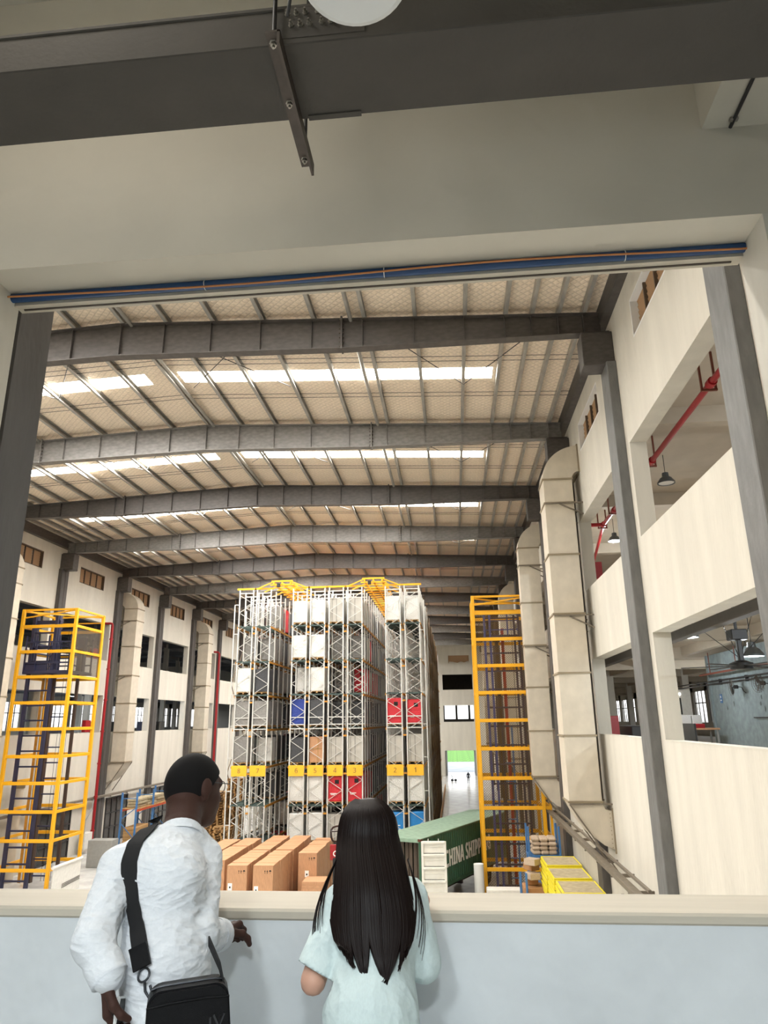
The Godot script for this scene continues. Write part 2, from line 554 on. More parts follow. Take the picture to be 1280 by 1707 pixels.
func columns() -> void:
	for sg in [1.0, -1.0]:
		var xin := XR if sg > 0 else XL
		for k in range(1, BAYS):
			var z := frame_z(k)
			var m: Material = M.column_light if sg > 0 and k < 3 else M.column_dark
			var t := thing("column", "%s painted hall column %d bays from the viewing gallery on the %s wall" % ["light grey" if sg > 0 and k < 3 else "dark grey", k, "duct" if sg > 0 else "far racking"], "column", Vector3.ZERO, 0, "columns along the hall walls", "structure")
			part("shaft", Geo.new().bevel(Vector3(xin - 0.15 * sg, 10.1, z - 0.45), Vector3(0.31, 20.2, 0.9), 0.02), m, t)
			if sg < 0:
				part("seam_strip", Geo.new().box(Vector3(xin - 0.31 * sg, 10.1, z - 0.45), Vector3(0.02, 20.0, 0.03)), M.girder, t)
			part("corbel", Geo.new().bevel(Vector3(xin - 0.5 * sg, 20.72, z - 0.45), Vector3(1.0, 1.2, 0.72), 0.02), M.steel_dark, t)
			part("bearing_plate", Geo.new().box(Vector3(xin - 0.5 * sg, 21.36, z - 0.45), Vector3(0.9, 0.08, 0.5)), M.steel_dark, t)

func rafters() -> void:
	var xs := purlin_xs()
	for k in range(1, BAYS):
		var z := frame_z(k) - 0.45
		var pale := k % 2 == 1
		var m: Material = M.steel_pale if pale else M.steel_dark
		var t := thing("rafter", "%s cambered steel roof girder %d spans from the viewing gallery" % ["pale brushed" if pale else "dark brushed", k], "girder", Vector3.ZERO, 0, "roof girders across the hall", "structure")
		var low: Array[Vector2] = [Vector2(-27.5, 21.43), Vector2(-19.6, 21.42), Vector2(RIDGE, 21.66), Vector2(-3.2, 21.42), Vector2(4.7, 21.43)]
		var poly := PackedVector2Array(low)
		poly.append(Vector2(5.35, 21.43)); poly.append(Vector2(5.35, rafter_top(5.35)))
		poly.append(Vector2(RIDGE, rafter_top(RIDGE)))
		poly.append(Vector2(-28.15, rafter_top(-28.15))); poly.append(Vector2(-28.15, 21.43))
		part("web", Geo.new().prism(poly, z - 0.012, z + 0.012), m, t)
		var fl := Geo.new()
		for i in low.size() - 1:
			fl.bar(Vector3(low[i].x, low[i].y, z), Vector3(low[i + 1].x, low[i + 1].y, z), 0.36, 0.035)
		part("bottom_flange", fl, m, t)
		var ft := Geo.new()
		ft.bar(Vector3(-28.15, rafter_top(-28.15), z), Vector3(RIDGE, rafter_top(RIDGE), z), 0.36, 0.03)
		ft.bar(Vector3(RIDGE, rafter_top(RIDGE), z), Vector3(5.35, rafter_top(5.35), z), 0.36, 0.03)
		part("top_flange", ft, m, t)
		for x in xs:
			var yb := 21.45
			var yt := rafter_top(x) - 0.02
			if absf(x - RIDGE) < 8.3:
				yb = 21.66 - 0.0293 * absf(x - RIDGE) + 0.02
			part("stiffener", Geo.new().box(Vector3(x, (yb + yt) * 0.5, z), Vector3(0.022, yt - yb, 0.3)), m, t)
		for x in [-19.55, -3.35]:
			var y0 := 21.38
			var y1 := rafter_top(x) + 0.08
			part("splice_plate", Geo.new().box(Vector3(x, (y0 + y1) * 0.5, z), Vector3(0.06, y1 - y0, 0.4)), m, t)
			if k < 6:
				var bl := Geo.new()
				for q in 7:
					for s in [-0.12, 0.12]:
						bl.rod(Vector3(x - 0.09, y0 + 0.12 + 0.17 * q, z + s), Vector3(x + 0.09, y0 + 0.12 + 0.17 * q, z + s), 0.024, 6)
				part("splice_bolts", bl, M.bracket_steel, t)

func roof() -> void:
	var r := thing("roof", "hall roof lined with quilted foil over steel purlins and bright translucent strips", "roof", Vector3.ZERO, 0, "", "structure")
	var xs := purlin_xs()
	for i in range(0, BAYS):
		var za := frame_z(i) - 0.45
		var zb := frame_z(i + 1) - 0.45
		if i == 0:
			za = frame_z(0)
		if i == BAYS - 1:
			zb = frame_z(BAYS) - 0.2
		var zc := frame_z(i) - 4.95
		for sg in [1.0, -1.0]:
			var xe: float = 6.2 if sg > 0 else -29.0
			var sx: Array = [-10.9, 2.05] if sg > 0 else [-12.3, -24.75]
			var lit := i < BAYS - 1
			var g := Geo.new()
			var strips := [[za, zc + 0.475, RIDGE, xe], [zc - 0.475, zb, RIDGE, xe], [zc + 0.475, zc - 0.475, RIDGE, sx[0]], [zc + 0.475, zc - 0.475, sx[1], xe]] if lit else [[za, zb, RIDGE, xe]]
			for s in strips:
				var p := Vector3(s[2], roof_y(s[2]) + 0.06, (s[0] + s[1]) * 0.5)
				var q := Vector3(s[3], roof_y(s[3]) + 0.06, (s[0] + s[1]) * 0.5)
				g.bar(p, q, absf(s[1] - s[0]), 0.12)
			part("lining_panel", g, M.quilt, r)
			if lit:
				part("skylight_panel", Geo.new().bar(Vector3(sx[0], roof_y(sx[0]) + 0.06, zc), Vector3(sx[1], roof_y(sx[1]) + 0.06, zc), 0.95, 0.04), M.skylight, r, "translucent roof strip glowing with daylight")
			# sag rods and wind braces
			for zz in [0.32, 0.36, 0.66, 0.7]:
				var z := lerpf(za, zb, zz)
				part("sag_rod", Geo.new().rod(Vector3(RIDGE, roof_y(RIDGE) - 0.1, z), Vector3(xe - 0.6 * sg, roof_y(xe) - 0.1, z), 0.012, 4), M.pipe_dark, r)
		for x in xs:
			var y := rafter_top(x) + 0.14
			var p := Geo.new()
			p.span(Vector3(x - 0.006, y - 0.125, zb), Vector3(x + 0.006, y + 0.125, za))
			p.span(Vector3(x - 0.006, y - 0.13, zb), Vector3(x + 0.12, y - 0.118, za))
			p.span(Vector3(x - 0.006, y + 0.118, zb), Vector3(x + 0.12, y + 0.13, za))
			p.span(Vector3(x + 0.108, y - 0.118, zb), Vector3(x + 0.12, y - 0.08, za))
			part("purlin", p, M.purlin, r)
		for x in [-3.05, -19.75, RIDGE + 0.42]:
			part("strut_tube", Geo.new().rod(Vector3(x, rafter_top(x) + 0.02, za), Vector3(x, rafter_top(x) + 0.02, zb), 0.075, 10), M.purlin, r)
		if i < 6:
			for q in [[-10.5, -6.3], [-6.3, -10.5], [-2.6, 0.9], [3.9, 0.9], [-13.0, -16.5], [-20.1, -16.5]]:
				part("brace_rod", Geo.new().rod(Vector3(q[0], rafter_top(q[0]) + 0.02, za), Vector3(q[1], rafter_top(q[1]) + 0.02, lerpf(za, zb, 0.55)), 0.018, 5), M.pipe_dark, r)

func hall_floor() -> void:
	lone("floor", Geo.new().span(Vector3(-29, -0.3, frame_z(BAYS) - 9), Vector3(6.2, 0, -2.8)), M.hall_floor, "polished grey hall floor reflecting the far doorway", "floor", "", "structure")

func far_gable() -> void:
	var z0 := frame_z(BAYS)
	var w := thing("wall_north", "far end wall of the hall with doorway and two open storeys", "wall", Vector3.ZERO, 0, "", "structure")
	var rects := [[-28.9, -1.9, 0, 23.4], [3.4, 6.1, 0, 23.4], [-1.9, 3.4, 4.15, 8.93], [-1.9, 3.4, 11.7, 14.4], [-1.9, 3.4, 17.04, 19.0], [-1.9, 3.4, 20.4, 23.4], [-1.9, -0.75, 19.0, 20.4], [2.95, 3.4, 19.0, 20.4]]
	for q in rects:
		part("wall_panel", Geo.new().span(Vector3(q[0], q[2], z0 - 0.4), Vector3(q[1], q[3], z0)), M.wall, w)
	part("vent_board", Geo.new().span(Vector3(-0.75, 19.0, z0 - 0.3), Vector3(2.95, 20.4, z0 - 0.25)), M.louver, w)
	part("torn_film", Geo.new().prism(PackedVector2Array([Vector2(-0.7, 19.0), Vector2(-0.6, 19.35), Vector2(0.2, 19.25), Vector2(0.9, 19.1), Vector2(1.5, 19.3), Vector2(2.1, 19.15), Vector2(2.9, 19.4), Vector2(2.95, 19.0)]), z0 - 0.24, z0 - 0.22), M.wall, w)
	var a := thing("trim_1", "upper floors and passage of the building beyond the far end wall", "building", Vector3.ZERO, 0, "", "structure")
	for y in [7.35, 13.0, 18.6]:
		part("floor_slab", Geo.new().span(Vector3(-8, y - 0.2, z0 - 9), Vector3(9, y + 0.1, z0 - 0.4)), M.slab, a)
	for x in [-8.0, 9.0]:
		part("side_wall", Geo.new().span(Vector3(x - 0.2, 7, z0 - 9), Vector3(x + 0.2, 19, z0 - 0.4)), M.slab, a)
	part("outer_wall", Geo.new().span(Vector3(-8, 13.1, z0 - 9.2), Vector3(9, 18.6, z0 - 9)), M.column_dark, a)
	part("outer_sill", Geo.new().span(Vector3(-8, 7.4, z0 - 9.2), Vector3(9, 9.4, z0 - 9)), M.column_dark, a)
	for x in [-2.0, 0.4, 2.8]:
		part("pier", Geo.new().span(Vector3(x - 0.2, 7.4, z0 - 9.2), Vector3(x + 0.2, 13, z0 - 8.9)), M.column_dark, a)
	for q in [[-2.4, -1.6], [3.3, 4.2]]:
		part("passage_wall", Geo.new().span(Vector3(q[0], 0, z0 - 9), Vector3(q[1], 7.1, z0 - 0.4)), M.putty_grey, a)
	part("door_lintel", Geo.new().span(Vector3(-1.7, 4.15, z0 - 9), Vector3(3.4, 7.1, z0 - 8.6)), M.putty_grey, a)
	for q in [[0.6, 15.0, -6.0], [2.2, 14.9, -5.0]]:
		part("stored_box", Geo.new().bevel(Vector3(q[0], q[1] - 1.4, z0 + q[2] * 0.2), Vector3(0.9, 0.9, 0.8), 0.03), M.wrap_white, a)
	lone("trim_2", Geo.new().span(Vector3(-120, -0.3, -172), Vector3(120, 0, frame_z(BAYS) - 9)), M.asphalt, "pale concrete yard outside the far doorway", "yard", "", "structure")
	lone("grass", Geo.new().span(Vector3(-300, -0.3, -520), Vector3(300, 0.02, -172)), M.grass, "bright green grass seen through the far doorway", "grass", "", "stuff")

func side_storeys() -> void:
	# the open storeys behind both hall walls: slabs, beams, outer walls with window strips
	for sg in [1.0, -1.0]:
		var xi: float = XR + 0.5 if sg > 0 else XL - 0.5
		var xo: float = xi + 17.5 * sg
		var t := thing("trim_%d" % (3 if sg > 0 else 4), "upper storeys of the building behind the %s wall" % ("duct" if sg > 0 else "far racking"), "building", Vector3.ZERO, 0, "", "structure")
		var z1 := frame_z(BAYS)
		for y in [7.5, 13.07, 18.9]:
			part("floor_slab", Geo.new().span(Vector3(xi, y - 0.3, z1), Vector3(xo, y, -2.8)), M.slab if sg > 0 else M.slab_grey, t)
		for i in range(1, BAYS):
			for y in [12.77, 18.6]:
				part("added_cross_beam", Geo.new().span(Vector3(xi, y - 0.55, frame_z(i) - 0.7), Vector3(xo, y, frame_z(i) - 0.3)), M.slab if sg > 0 else M.slab_grey, t)
		for y in [12.77, 18.6]:
			for dx in [6.0, 11.5]:
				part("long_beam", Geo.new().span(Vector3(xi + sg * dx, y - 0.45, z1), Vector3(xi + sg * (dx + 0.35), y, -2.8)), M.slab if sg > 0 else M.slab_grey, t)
		for q in [[7.5, 8.7], [11.6, 14.6], [16.9, 19.0], [0.0, 7.2]]:
			part("outer_wall", Geo.new().span(Vector3(xo, q[0], z1), Vector3(xo + 0.3 * sg, q[1], -2.8)), M.wall, t)
		for i in range(0, BAYS * 2):
			part("window_pier", Geo.new().span(Vector3(xo, 8.7, frame_z(i * 0.5) - 0.6), Vector3(xo + 0.3 * sg, 16.9, frame_z(i * 0.5) + 0.6)), M.wall, t)
		for i in range(0, BAYS * 2 - 1):
			var zm := (frame_z(i * 0.5) + frame_z(i * 0.5 + 0.5)) * 0.5
			for lv in [[8.7, 11.6], [14.6, 16.9]]:
				var wg := Geo.new()
				for k in 4:
					wg.box(Vector3(xo + 0.1 * sg, (lv[0] + lv[1]) * 0.5, zm - 1.65 + 1.1 * k), Vector3(0.08, lv[1] - lv[0], 0.1))
				wg.box(Vector3(xo + 0.1 * sg, lerpf(lv[0], lv[1], 0.62), zm), Vector3(0.08, 0.1, 3.4))
				part("window_grid", wg, M.window_frame, t)
		for i in range(1, BAYS):
			for dx in ([11.6] if sg > 0 and i < 5 else [6.0, 11.6]):
				part("inner_column", Geo.new().bevel(Vector3(xi + sg * dx, 13.0, frame_z(i) - 0.5), Vector3(0.5, 11.2, 0.5), 0.02), M.wall, t)
		part("end_wall", Geo.new().span(Vector3(xi, 0, -3.1), Vector3(xo, 19, -2.8)), M.wall, t)
		part("end_wall", Geo.new().span(Vector3(xi, 0, z1 - 0.3), Vector3(xo, 19, z1)), M.wall, t)

func gallery() -> void:
	# the gallery room where the viewers stand, and the opening that frames the hall
	var zi := -2.55
	var zo := -2.8
	var w := thing("wall_south", "cream end wall of the gallery above the wide opening", "wall", Vector3.ZERO, 0, "", "structure")
	part("wall_above", Geo.new().span(Vector3(-29, 11.18, zo), Vector3(6.2, 23.6, zi)), M.wall_inner, w)
	part("pier", Geo.new().span(Vector3(-29, 8.61, zo), Vector3(-2.03, 11.18, zi)), M.wall, w)
	part("pier", Geo.new().span(Vector3(1.34, 8.61, zo), Vector3(6.2, 11.18, zi)), M.wall, w)
	part("wall_below", Geo.new().span(Vector3(-29, -0.3, zo), Vector3(6.2, 7.2, zi)), M.wall_inner, w)
	part("lintel_lip", Geo.new().span(Vector3(-2.03, 11.135, zo - 0.03), Vector3(1.34, 11.2, zo + 0.035)), M.cap, w)
	part("lip_shadow_joint", Geo.new().span(Vector3(-2.0, 11.13, zo - 0.005), Vector3(1.3, 11.137, zo + 0.004)), M.bracket_steel, w)
	var p := thing("wall_parapet", "pale grey parapet with a cream capping that the two people lean on", "parapet", Vector3.ZERO, 0, "", "structure")
	part("parapet_face", Geo.new().span(Vector3(-9, 7.2, zo), Vector3(6.2, 8.575, zi)), M.parapet, p)
	part("capping", Geo.new().bevel(Vector3(-1.4, 8.592, -2.675), Vector3(15.2, 0.036, 0.262), 0.008), M.cap, p)
	var rm := thing("floor_gallery", "gallery floor on which the two viewers stand", "floor", Vector3.ZERO, 0, "", "structure")
	part("floor_slab", Geo.new().span(Vector3(-9, 7.2, zi), Vector3(6.2, 7.5, 10)), M.room_floor, rm)
	var ce := thing("ceiling", "gallery ceiling with a deep concrete beam", "ceiling", Vector3.ZERO, 0, "", "structure")
	part("ceiling_slab", Geo.new().span(Vector3(-9, 12.8, zi), Vector3(6.2, 13.05, 10)), M.wall_inner, ce)
	part("concrete_beam", Geo.new().span(Vector3(1.16, 11.63, zi), Vector3(1.75, 12.8, 10)), M.wall_inner, ce)
	part("added_cross_beam", Geo.new().span(Vector3(-9, 11.62, -0.45), Vector3(6, 12.8, 0.0)), M.wall_inner, ce)  # beam added out of view to keep lamp light off the upper wall
	for q in [[-9.2, -9.0, "wall_west"], [6.0, 6.2, "wall_east"]]:
		lone(q[2], Geo.new().span(Vector3(q[0], 7.2, zi), Vector3(q[1], 13.05, 10)), M.wall_inner, "side wall of the gallery %s" % ("on the lift side" if q[0] < 0 else "on the duct side"), "wall", "", "structure")
	var b := thing("wall_back", "back wall of the gallery with wide windows behind the camera", "wall", Vector3.ZERO, 0, "", "structure")
	part("wall_panel", Geo.new().span(Vector3(-9, 7.2, 10), Vector3(6.2, 8.4, 10.2)), M.wall_inner, b)
	part("wall_panel", Geo.new().span(Vector3(-9, 11.4, 10), Vector3(6.2, 13.05, 10.2)), M.wall_inner, b)
	for q in [[-9.0, -7.6], [-2.2, -0.8], [4.6, 6.2]]:
		part("pier", Geo.new().span(Vector3(q[0], 8.4, 10), Vector3(q[1], 11.4, 10.2)), M.wall_inner, b)
	# lamp panels behind the camera
	for x in [-1.9, 0.4]:
		var l := thing("added_ceiling_light", "square ceiling light panel behind the camera %s" % ("towards the lifts" if x < 0 else "towards the ducts"), "ceiling light", Vector3(x, 12.59, 3.0))
		part("hanger", Geo.new().box(Vector3(0, 0.15, 0), Vector3(0.1, 0.15, 0.1)), M.white_frame, l)
		part("housing", Geo.new().bevel(Vector3(0, 0.045, 0), Vector3(0.68, 0.09, 0.68), 0.01), M.white_frame, l)
		part("diffuser", Geo.new().box(Vector3(0, -0.01, 0), Vector3(0.6, 0.02, 0.6)), M.led, l)
	var lw := thing("added_ceiling_light", "small square ceiling light added out of view to brighten the wall above the girder", "ceiling light", Vector3(-1.6, 12.66, -1.1))  # body of the added lamp that lifts the wall top, never in view
	part("housing", Geo.new().bevel(Vector3(0, 0.07, 0), Vector3(0.68, 0.13, 0.68), 0.01), M.white_frame, lw)
	part("diffuser", Geo.new().box(Vector3(0, -0.01, 0), Vector3(0.6, 0.02, 0.6)), M.led, lw)
	# dark post standing just outside the opening
	var c := thing("column_post", "dark grey steel post just outside the opening beside the lift side pier", "column", Vector3.ZERO, 0, "", "structure")
	part("shaft", Geo.new().bevel(Vector3(-2.29, 10.2, -2.98), Vector3(0.48, 20.4, 0.28), 0.012), M.column_dark, c)
	# dark steel girder under the ceiling
	var g := thing("girder", "dark steel girder crossing above the opening", "girder", Vector3.ZERO, 0, "", "structure")
	part("bottom_plate", Geo.new().bevel(Vector3(-1.4, 11.41, -1.935), Vector3(15.2, 0.03, 0.31), 0.004), M.girder, g)
	part("face_plate", Geo.new().span(Vector3(-9, 11.42, -1.8), Vector3(6.2, 11.555, -1.785)), M.girder, g)
	part("web", Geo.new().span(Vector3(-9, 11.42, -1.95), Vector3(6.2, 11.6, -1.935)), M.girder, g)
	part("top_plate", Geo.new().bevel(Vector3(-1.4, 11.562, -1.935), Vector3(15.2, 0.02, 0.312), 0.004), M.girder, g)
	part("splice_cover", Geo.new().span(Vector3(-0.49, 11.42, -1.785), Vector3(-0.21, 11.553, -1.778)), M.girder, g)
	part("splice_bar", Geo.new().span(Vector3(-0.46, 11.389, -2.092), Vector3(-0.26, 11.397, -2.07)), M.girder, g)
	for r in 2:
		for k in 6:
			var x := -0.475 + 0.031 * k + (0.012 if k > 2 else 0.0) + 0.014 * r
			var y := 11.525 - 0.05 * r
			var bg := Geo.new()
			bg.lathe(PackedVector2Array([Vector2(0, 0), Vector2(0.011, 0), Vector2(0.011, 0.003), Vector2(0.0075, 0.003), Vector2(0.0075, 0.011), Vector2(0.004, 0.011), Vector2(0.004, 0.02), Vector2(0, 0.02)]), Vector3(x, y, -1.778), Basis(Vector3.RIGHT, PI / 2), 6)
			part("bolt", bg, M.bolt, g)
	# angle bar clamped under the girder
	var a := thing("hanger_bracket", "brown steel angle bar bolted across under the dark girder", "bracket", Vector3(-0.49, 11.39, 0))
	part("angle_bar", Geo.new().span(Vector3(-0.004, -0.055, -2.31), Vector3(0.006, 0.0, -1.72)).span(Vector3(-0.045, -0.008, -2.31), Vector3(0.006, 0.0, -1.72)), M.bracket_steel, a)
	for z in [-1.76, -2.0, -2.27]:
		var n := part("bolt", Geo.new().lathe(PackedVector2Array([Vector2(0, -0.03), Vector2(0.005, -0.03), Vector2(0.005, -0.02), Vector2(0.011, -0.02), Vector2(0.011, -0.01), Vector2(0.015, -0.009), Vector2(0.015, -0.005), Vector2(0, -0.005)]), Vector3(-0.025, 0, z), Basis.IDENTITY, 6), M.bolt, a)
	part("hanger_rod", Geo.new().rod(Vector3(-0.025, -0.01, -1.76), Vector3(-0.025, 1.0, -1.76), 0.008, 8), M.pipe_dark, a)
	part("hanger_rod", Geo.new().rod(Vector3(-0.025, -0.01, -2.27), Vector3(-0.025, 1.0, -2.27), 0.008, 8), M.pipe_dark, a)
	var rd := thing("conduit", "thin dark conduit rod crossing between girder and wall under the concrete beam", "conduit")
	part("rod", Geo.new().rod(Vector3(1.275, 11.62, -2.0), Vector3(1.275, 11.62, -2.54), 0.008, 8), M.pipe_dark, rd)
	for z in [-2.1, -2.5]:
		part("clip", Geo.new().bevel(Vector3(1.275, 11.622, z), Vector3(0.035, 0.016, 0.02), 0.003), M.bolt, rd)
	# round white lamp disc over the girder with its cable
	var l := thing("round_lamp", "round white lamp disc hanging in front of the dark girder", "lamp", Vector3(-0.215, 11.365, -1.56))
	part("disc", Geo.new().lathe(PackedVector2Array([Vector2(0, 0.0), Vector2(0.15, 0.002), Vector2(0.168, 0.012), Vector2(0.168, 0.03), Vector2(0.06, 0.05), Vector2(0, 0.05)]), Vector3.ZERO, Basis.IDENTITY, 40), M.white_frame, l)
	part("cable", Geo.new().tube(PackedVector3Array([Vector3(-0.07, 0.06, -0.1), Vector3(-0.1, 0.11, -0.11), Vector3(-0.17, 0.13, -0.1), Vector3(-0.22, 0.1, -0.1), Vector3(-0.24, 0.05, -0.14)]), 0.006, 6), M.pipe_dark, l)
	part("stem", Geo.new().rod(Vector3(0, 0.04, 0), Vector3(0, 1.09, 0), 0.01, 8), M.pipe_dark, l)
	# blue hose and orange cable tied along the underside of the lintel
	var h := thing("blue_hose", "long blue hose tied along the outer edge of the lintel", "hose")
	part("hose", Geo.new().rod(Vector3(-2.3, 11.163, -2.745), Vector3(1.6, 11.163, -2.745), 0.021, 14), M.hose_blue, h)
	for x in [-1.08, -0.24, 0.83]:
		part("tie", Geo.new().ring(Vector3(x, 11.163, -2.745), Vector3.RIGHT, 0.0235, 0.002, 14, 5), M.white_print, h)
	var cp := PackedVector3Array()
	for i in 41:
		var x := -2.3 + 3.9 * i / 40.0
		cp.append(Vector3(x, 11.148 + 0.008 * sin(x * 2.1 + 1.0), -2.717 + 0.008 * sin(x * 2.7 + 0.6)))
	lone("orange_cable", Geo.new().tube(cp, 0.0045, 6), M.cable_orange, "thin orange cable snaking beside the blue hose under the lintel", "cable")

# ---------------------------------------------------------------- ducts on the hall walls
func duct(xin: float, sg: float, z: float, label: String, d := -1.35) -> void:
	# sg points from the hall into the wall; the duct stands off the wall and turns into it above and below
	var t := thing("air_duct", label, "air duct", Vector3(xin, 0, z), 0, "tall ducts along the hall walls")
	var a := -1.54 * sg
	var b := -0.35 * sg
	var ys: Array[float] = [18.78, 17.75, 15.57, 13.17, 10.89, 8.59, 6.27]
	for i in ys.size() - 1:
		part("duct_section", Geo.new().bevel(Vector3((a + b) * 0.5, (ys[i] + ys[i + 1]) * 0.5, d * 0.5), Vector3(1.19, ys[i] - ys[i + 1], -d), 0.012), M.duct, t)
	for i in ys.size():
		part("flange", Geo.new().box(Vector3((a + b) * 0.5, ys[i], d * 0.5), Vector3(1.27, 0.07, -d + 0.08)), M.duct_flange, t)
	# upper bend
	var poly := PackedVector2Array()
	for k in 17:
		var q := PI * 0.5 * k / 16.0
		poly.append(Vector2(-cos(q) * 1.54 * sg, ys[0] + sin(q) * 1.46))
	for k in 9:
		var q := PI * 0.5 * (8 - k) / 8.0
		poly.append(Vector2(-cos(q) * 0.35 * sg, ys[0] + sin(q) * 0.34))
	part("bend", Geo.new().prism(poly, d, 0.0), M.duct, t)
	var rim := Geo.new()
	rim.box(Vector3(-0.03 * sg, ys[0] + 0.9, d * 0.5), Vector3(0.06, 1.24, -d + 0.1))
	part("wall_collar", rim, M.duct_flange, t)
	# lower boot into the wall
	var boot := PackedVector2Array([Vector2(a, 6.24), Vector2(b, 6.24), Vector2(-0.26 * sg, 6.02), Vector2(0, 5.95), Vector2(0, 4.66), Vector2(-0.4 * sg, 4.82), Vector2(-0.9 * sg, 5.2), Vector2(-1.28 * sg, 5.72)])
	part("boot", Geo.new().prism(boot, d, 0.0), M.duct, t)
	var bc := Geo.new()
	bc.box(Vector3(-0.02 * sg, 5.3, 0.02), Vector3(0.06, 1.5, 0.05))
	for k in 9:
		bc.rod(Vector3(-0.12 * sg, 4.75 + 0.14 * k, 0.0), Vector3(-0.12 * sg, 4.75 + 0.14 * k, 0.012), 0.018, 6)
	part("boot_collar", bc, M.duct_flange, t)
	for y in [17.72, 13.1, 6.2]:
		for zz in [0.06, d - 0.06]:
			var g := Geo.new()
			g.bar(Vector3(a, y, zz), Vector3(0, y, zz), 0.05, 0.05)
			if y > 7:
				g.bar(Vector3(-0.95 * sg, y - 0.03, zz), Vector3(-0.02 * sg, y - 0.5, zz), 0.05, 0.05)
			part("bracket", g, M.tray, t)
	for zz in [0.07, d - 0.07]:
		part("strut", Geo.new().bar(Vector3(a, 6.2, zz), Vector3(-0.05 * sg, 4.0, zz), 0.05, 0.05), M.tray, t)

# ---------------------------------------------------------------- goods lifts
func lift(called: String, label: String, x0: float, x1: float, z0: float, z1: float, ys: Array, top: float, meshed: bool) -> Node3D:
	var t := thing(called, label, "goods lift")
	for x in [x0, x1]:
		for z in [z0, z1]:
			part("post", Geo.new().bevel(Vector3(x, top * 0.5, z), Vector3(0.19, top, 0.19), 0.015), M.yellow, t)
	for y in ys:
		for z in [z0, z1]:
			part("rail", Geo.new().bevel(Vector3((x0 + x1) * 0.5, y, z + 0.02), Vector3(x1 - x0, 0.19, 0.1), 0.01), M.yellow, t)
		for x in [x0, x1]:
			part("rail", Geo.new().bevel(Vector3(x, y, (z0 + z1) * 0.5), Vector3(0.1, 0.17, z0 - z1), 0.01), M.yellow, t)
	for z in [z0, z1]:
		part("top_rail", Geo.new().bevel(Vector3((x0 + x1) * 0.5, top - 0.06, z), Vector3(x1 - x0, 0.12, 0.1), 0.01), M.yellow, t)
	for x in [x0, x1]:
		part("top_rail", Geo.new().bevel(Vector3(x, top - 0.06, (z0 + z1) * 0.5), Vector3(0.1, 0.12, z0 - z1), 0.01), M.yellow, t)
	part("top_brace", Geo.new().bar(Vector3(x0, top - 0.15, z0), Vector3(x1, top - 0.15, z1), 0.09, 0.09), M.yellow, t)
	part("top_brace", Geo.new().bar(Vector3(x0, top - 0.55, z0 - 0.05), Vector3(x1, top - 0.1, z0 - 0.05), 0.08, 0.08), M.yellow, t)
	part("top_brace", Geo.new().bar(Vector3(x0, top - 0.5, z1), Vector3(x1, top - 0.5, z1), 0.07, 0.07), M.yellow, t)
	if meshed:
		var all: Array = [0.0] + ys
		for i in all.size() - 1:
			var ya: float = all[i] + 0.1
			var yb: float = all[i + 1] - 0.1
			part("wire_panel", wire(Vector3(x0 + 0.08, ya, z0 - 0.03), Vector3(x1 - 0.08, yb, z0 - 0.03), 0.13, 0.013), M.mesh_wire, t)
			part("wire_panel", wire(Vector3(x0, ya, z0 - 0.08), Vector3(x0, yb, z1 + 0.08), 0.13, 0.013), M.mesh_wire, t)
	return t

func wire(lo: Vector3, hi: Vector3, step: float, r: float) -> Geo:
	# diagonal wires both ways inside an upright rectangle
	var g := Geo.new()
	var flat := Vector3(hi.x - lo.x, 0, hi.z - lo.z)
	var w := flat.length()
	var h := hi.y - lo.y
	var u := flat / w
	var s := -h
	while s < w:
		var a := maxf(s, 0.0)
		var b := minf(s + h, w)
		if b > a + 0.01:
			g.bar(lo + u * a + Vector3.UP * (a - s), lo + u * b + Vector3.UP * (b - s), r, r)
			g.bar(lo + u * (w - a) + Vector3.UP * (a - s), lo + u * (w - b) + Vector3.UP * (b - s), r, r)
		s += step
	return g

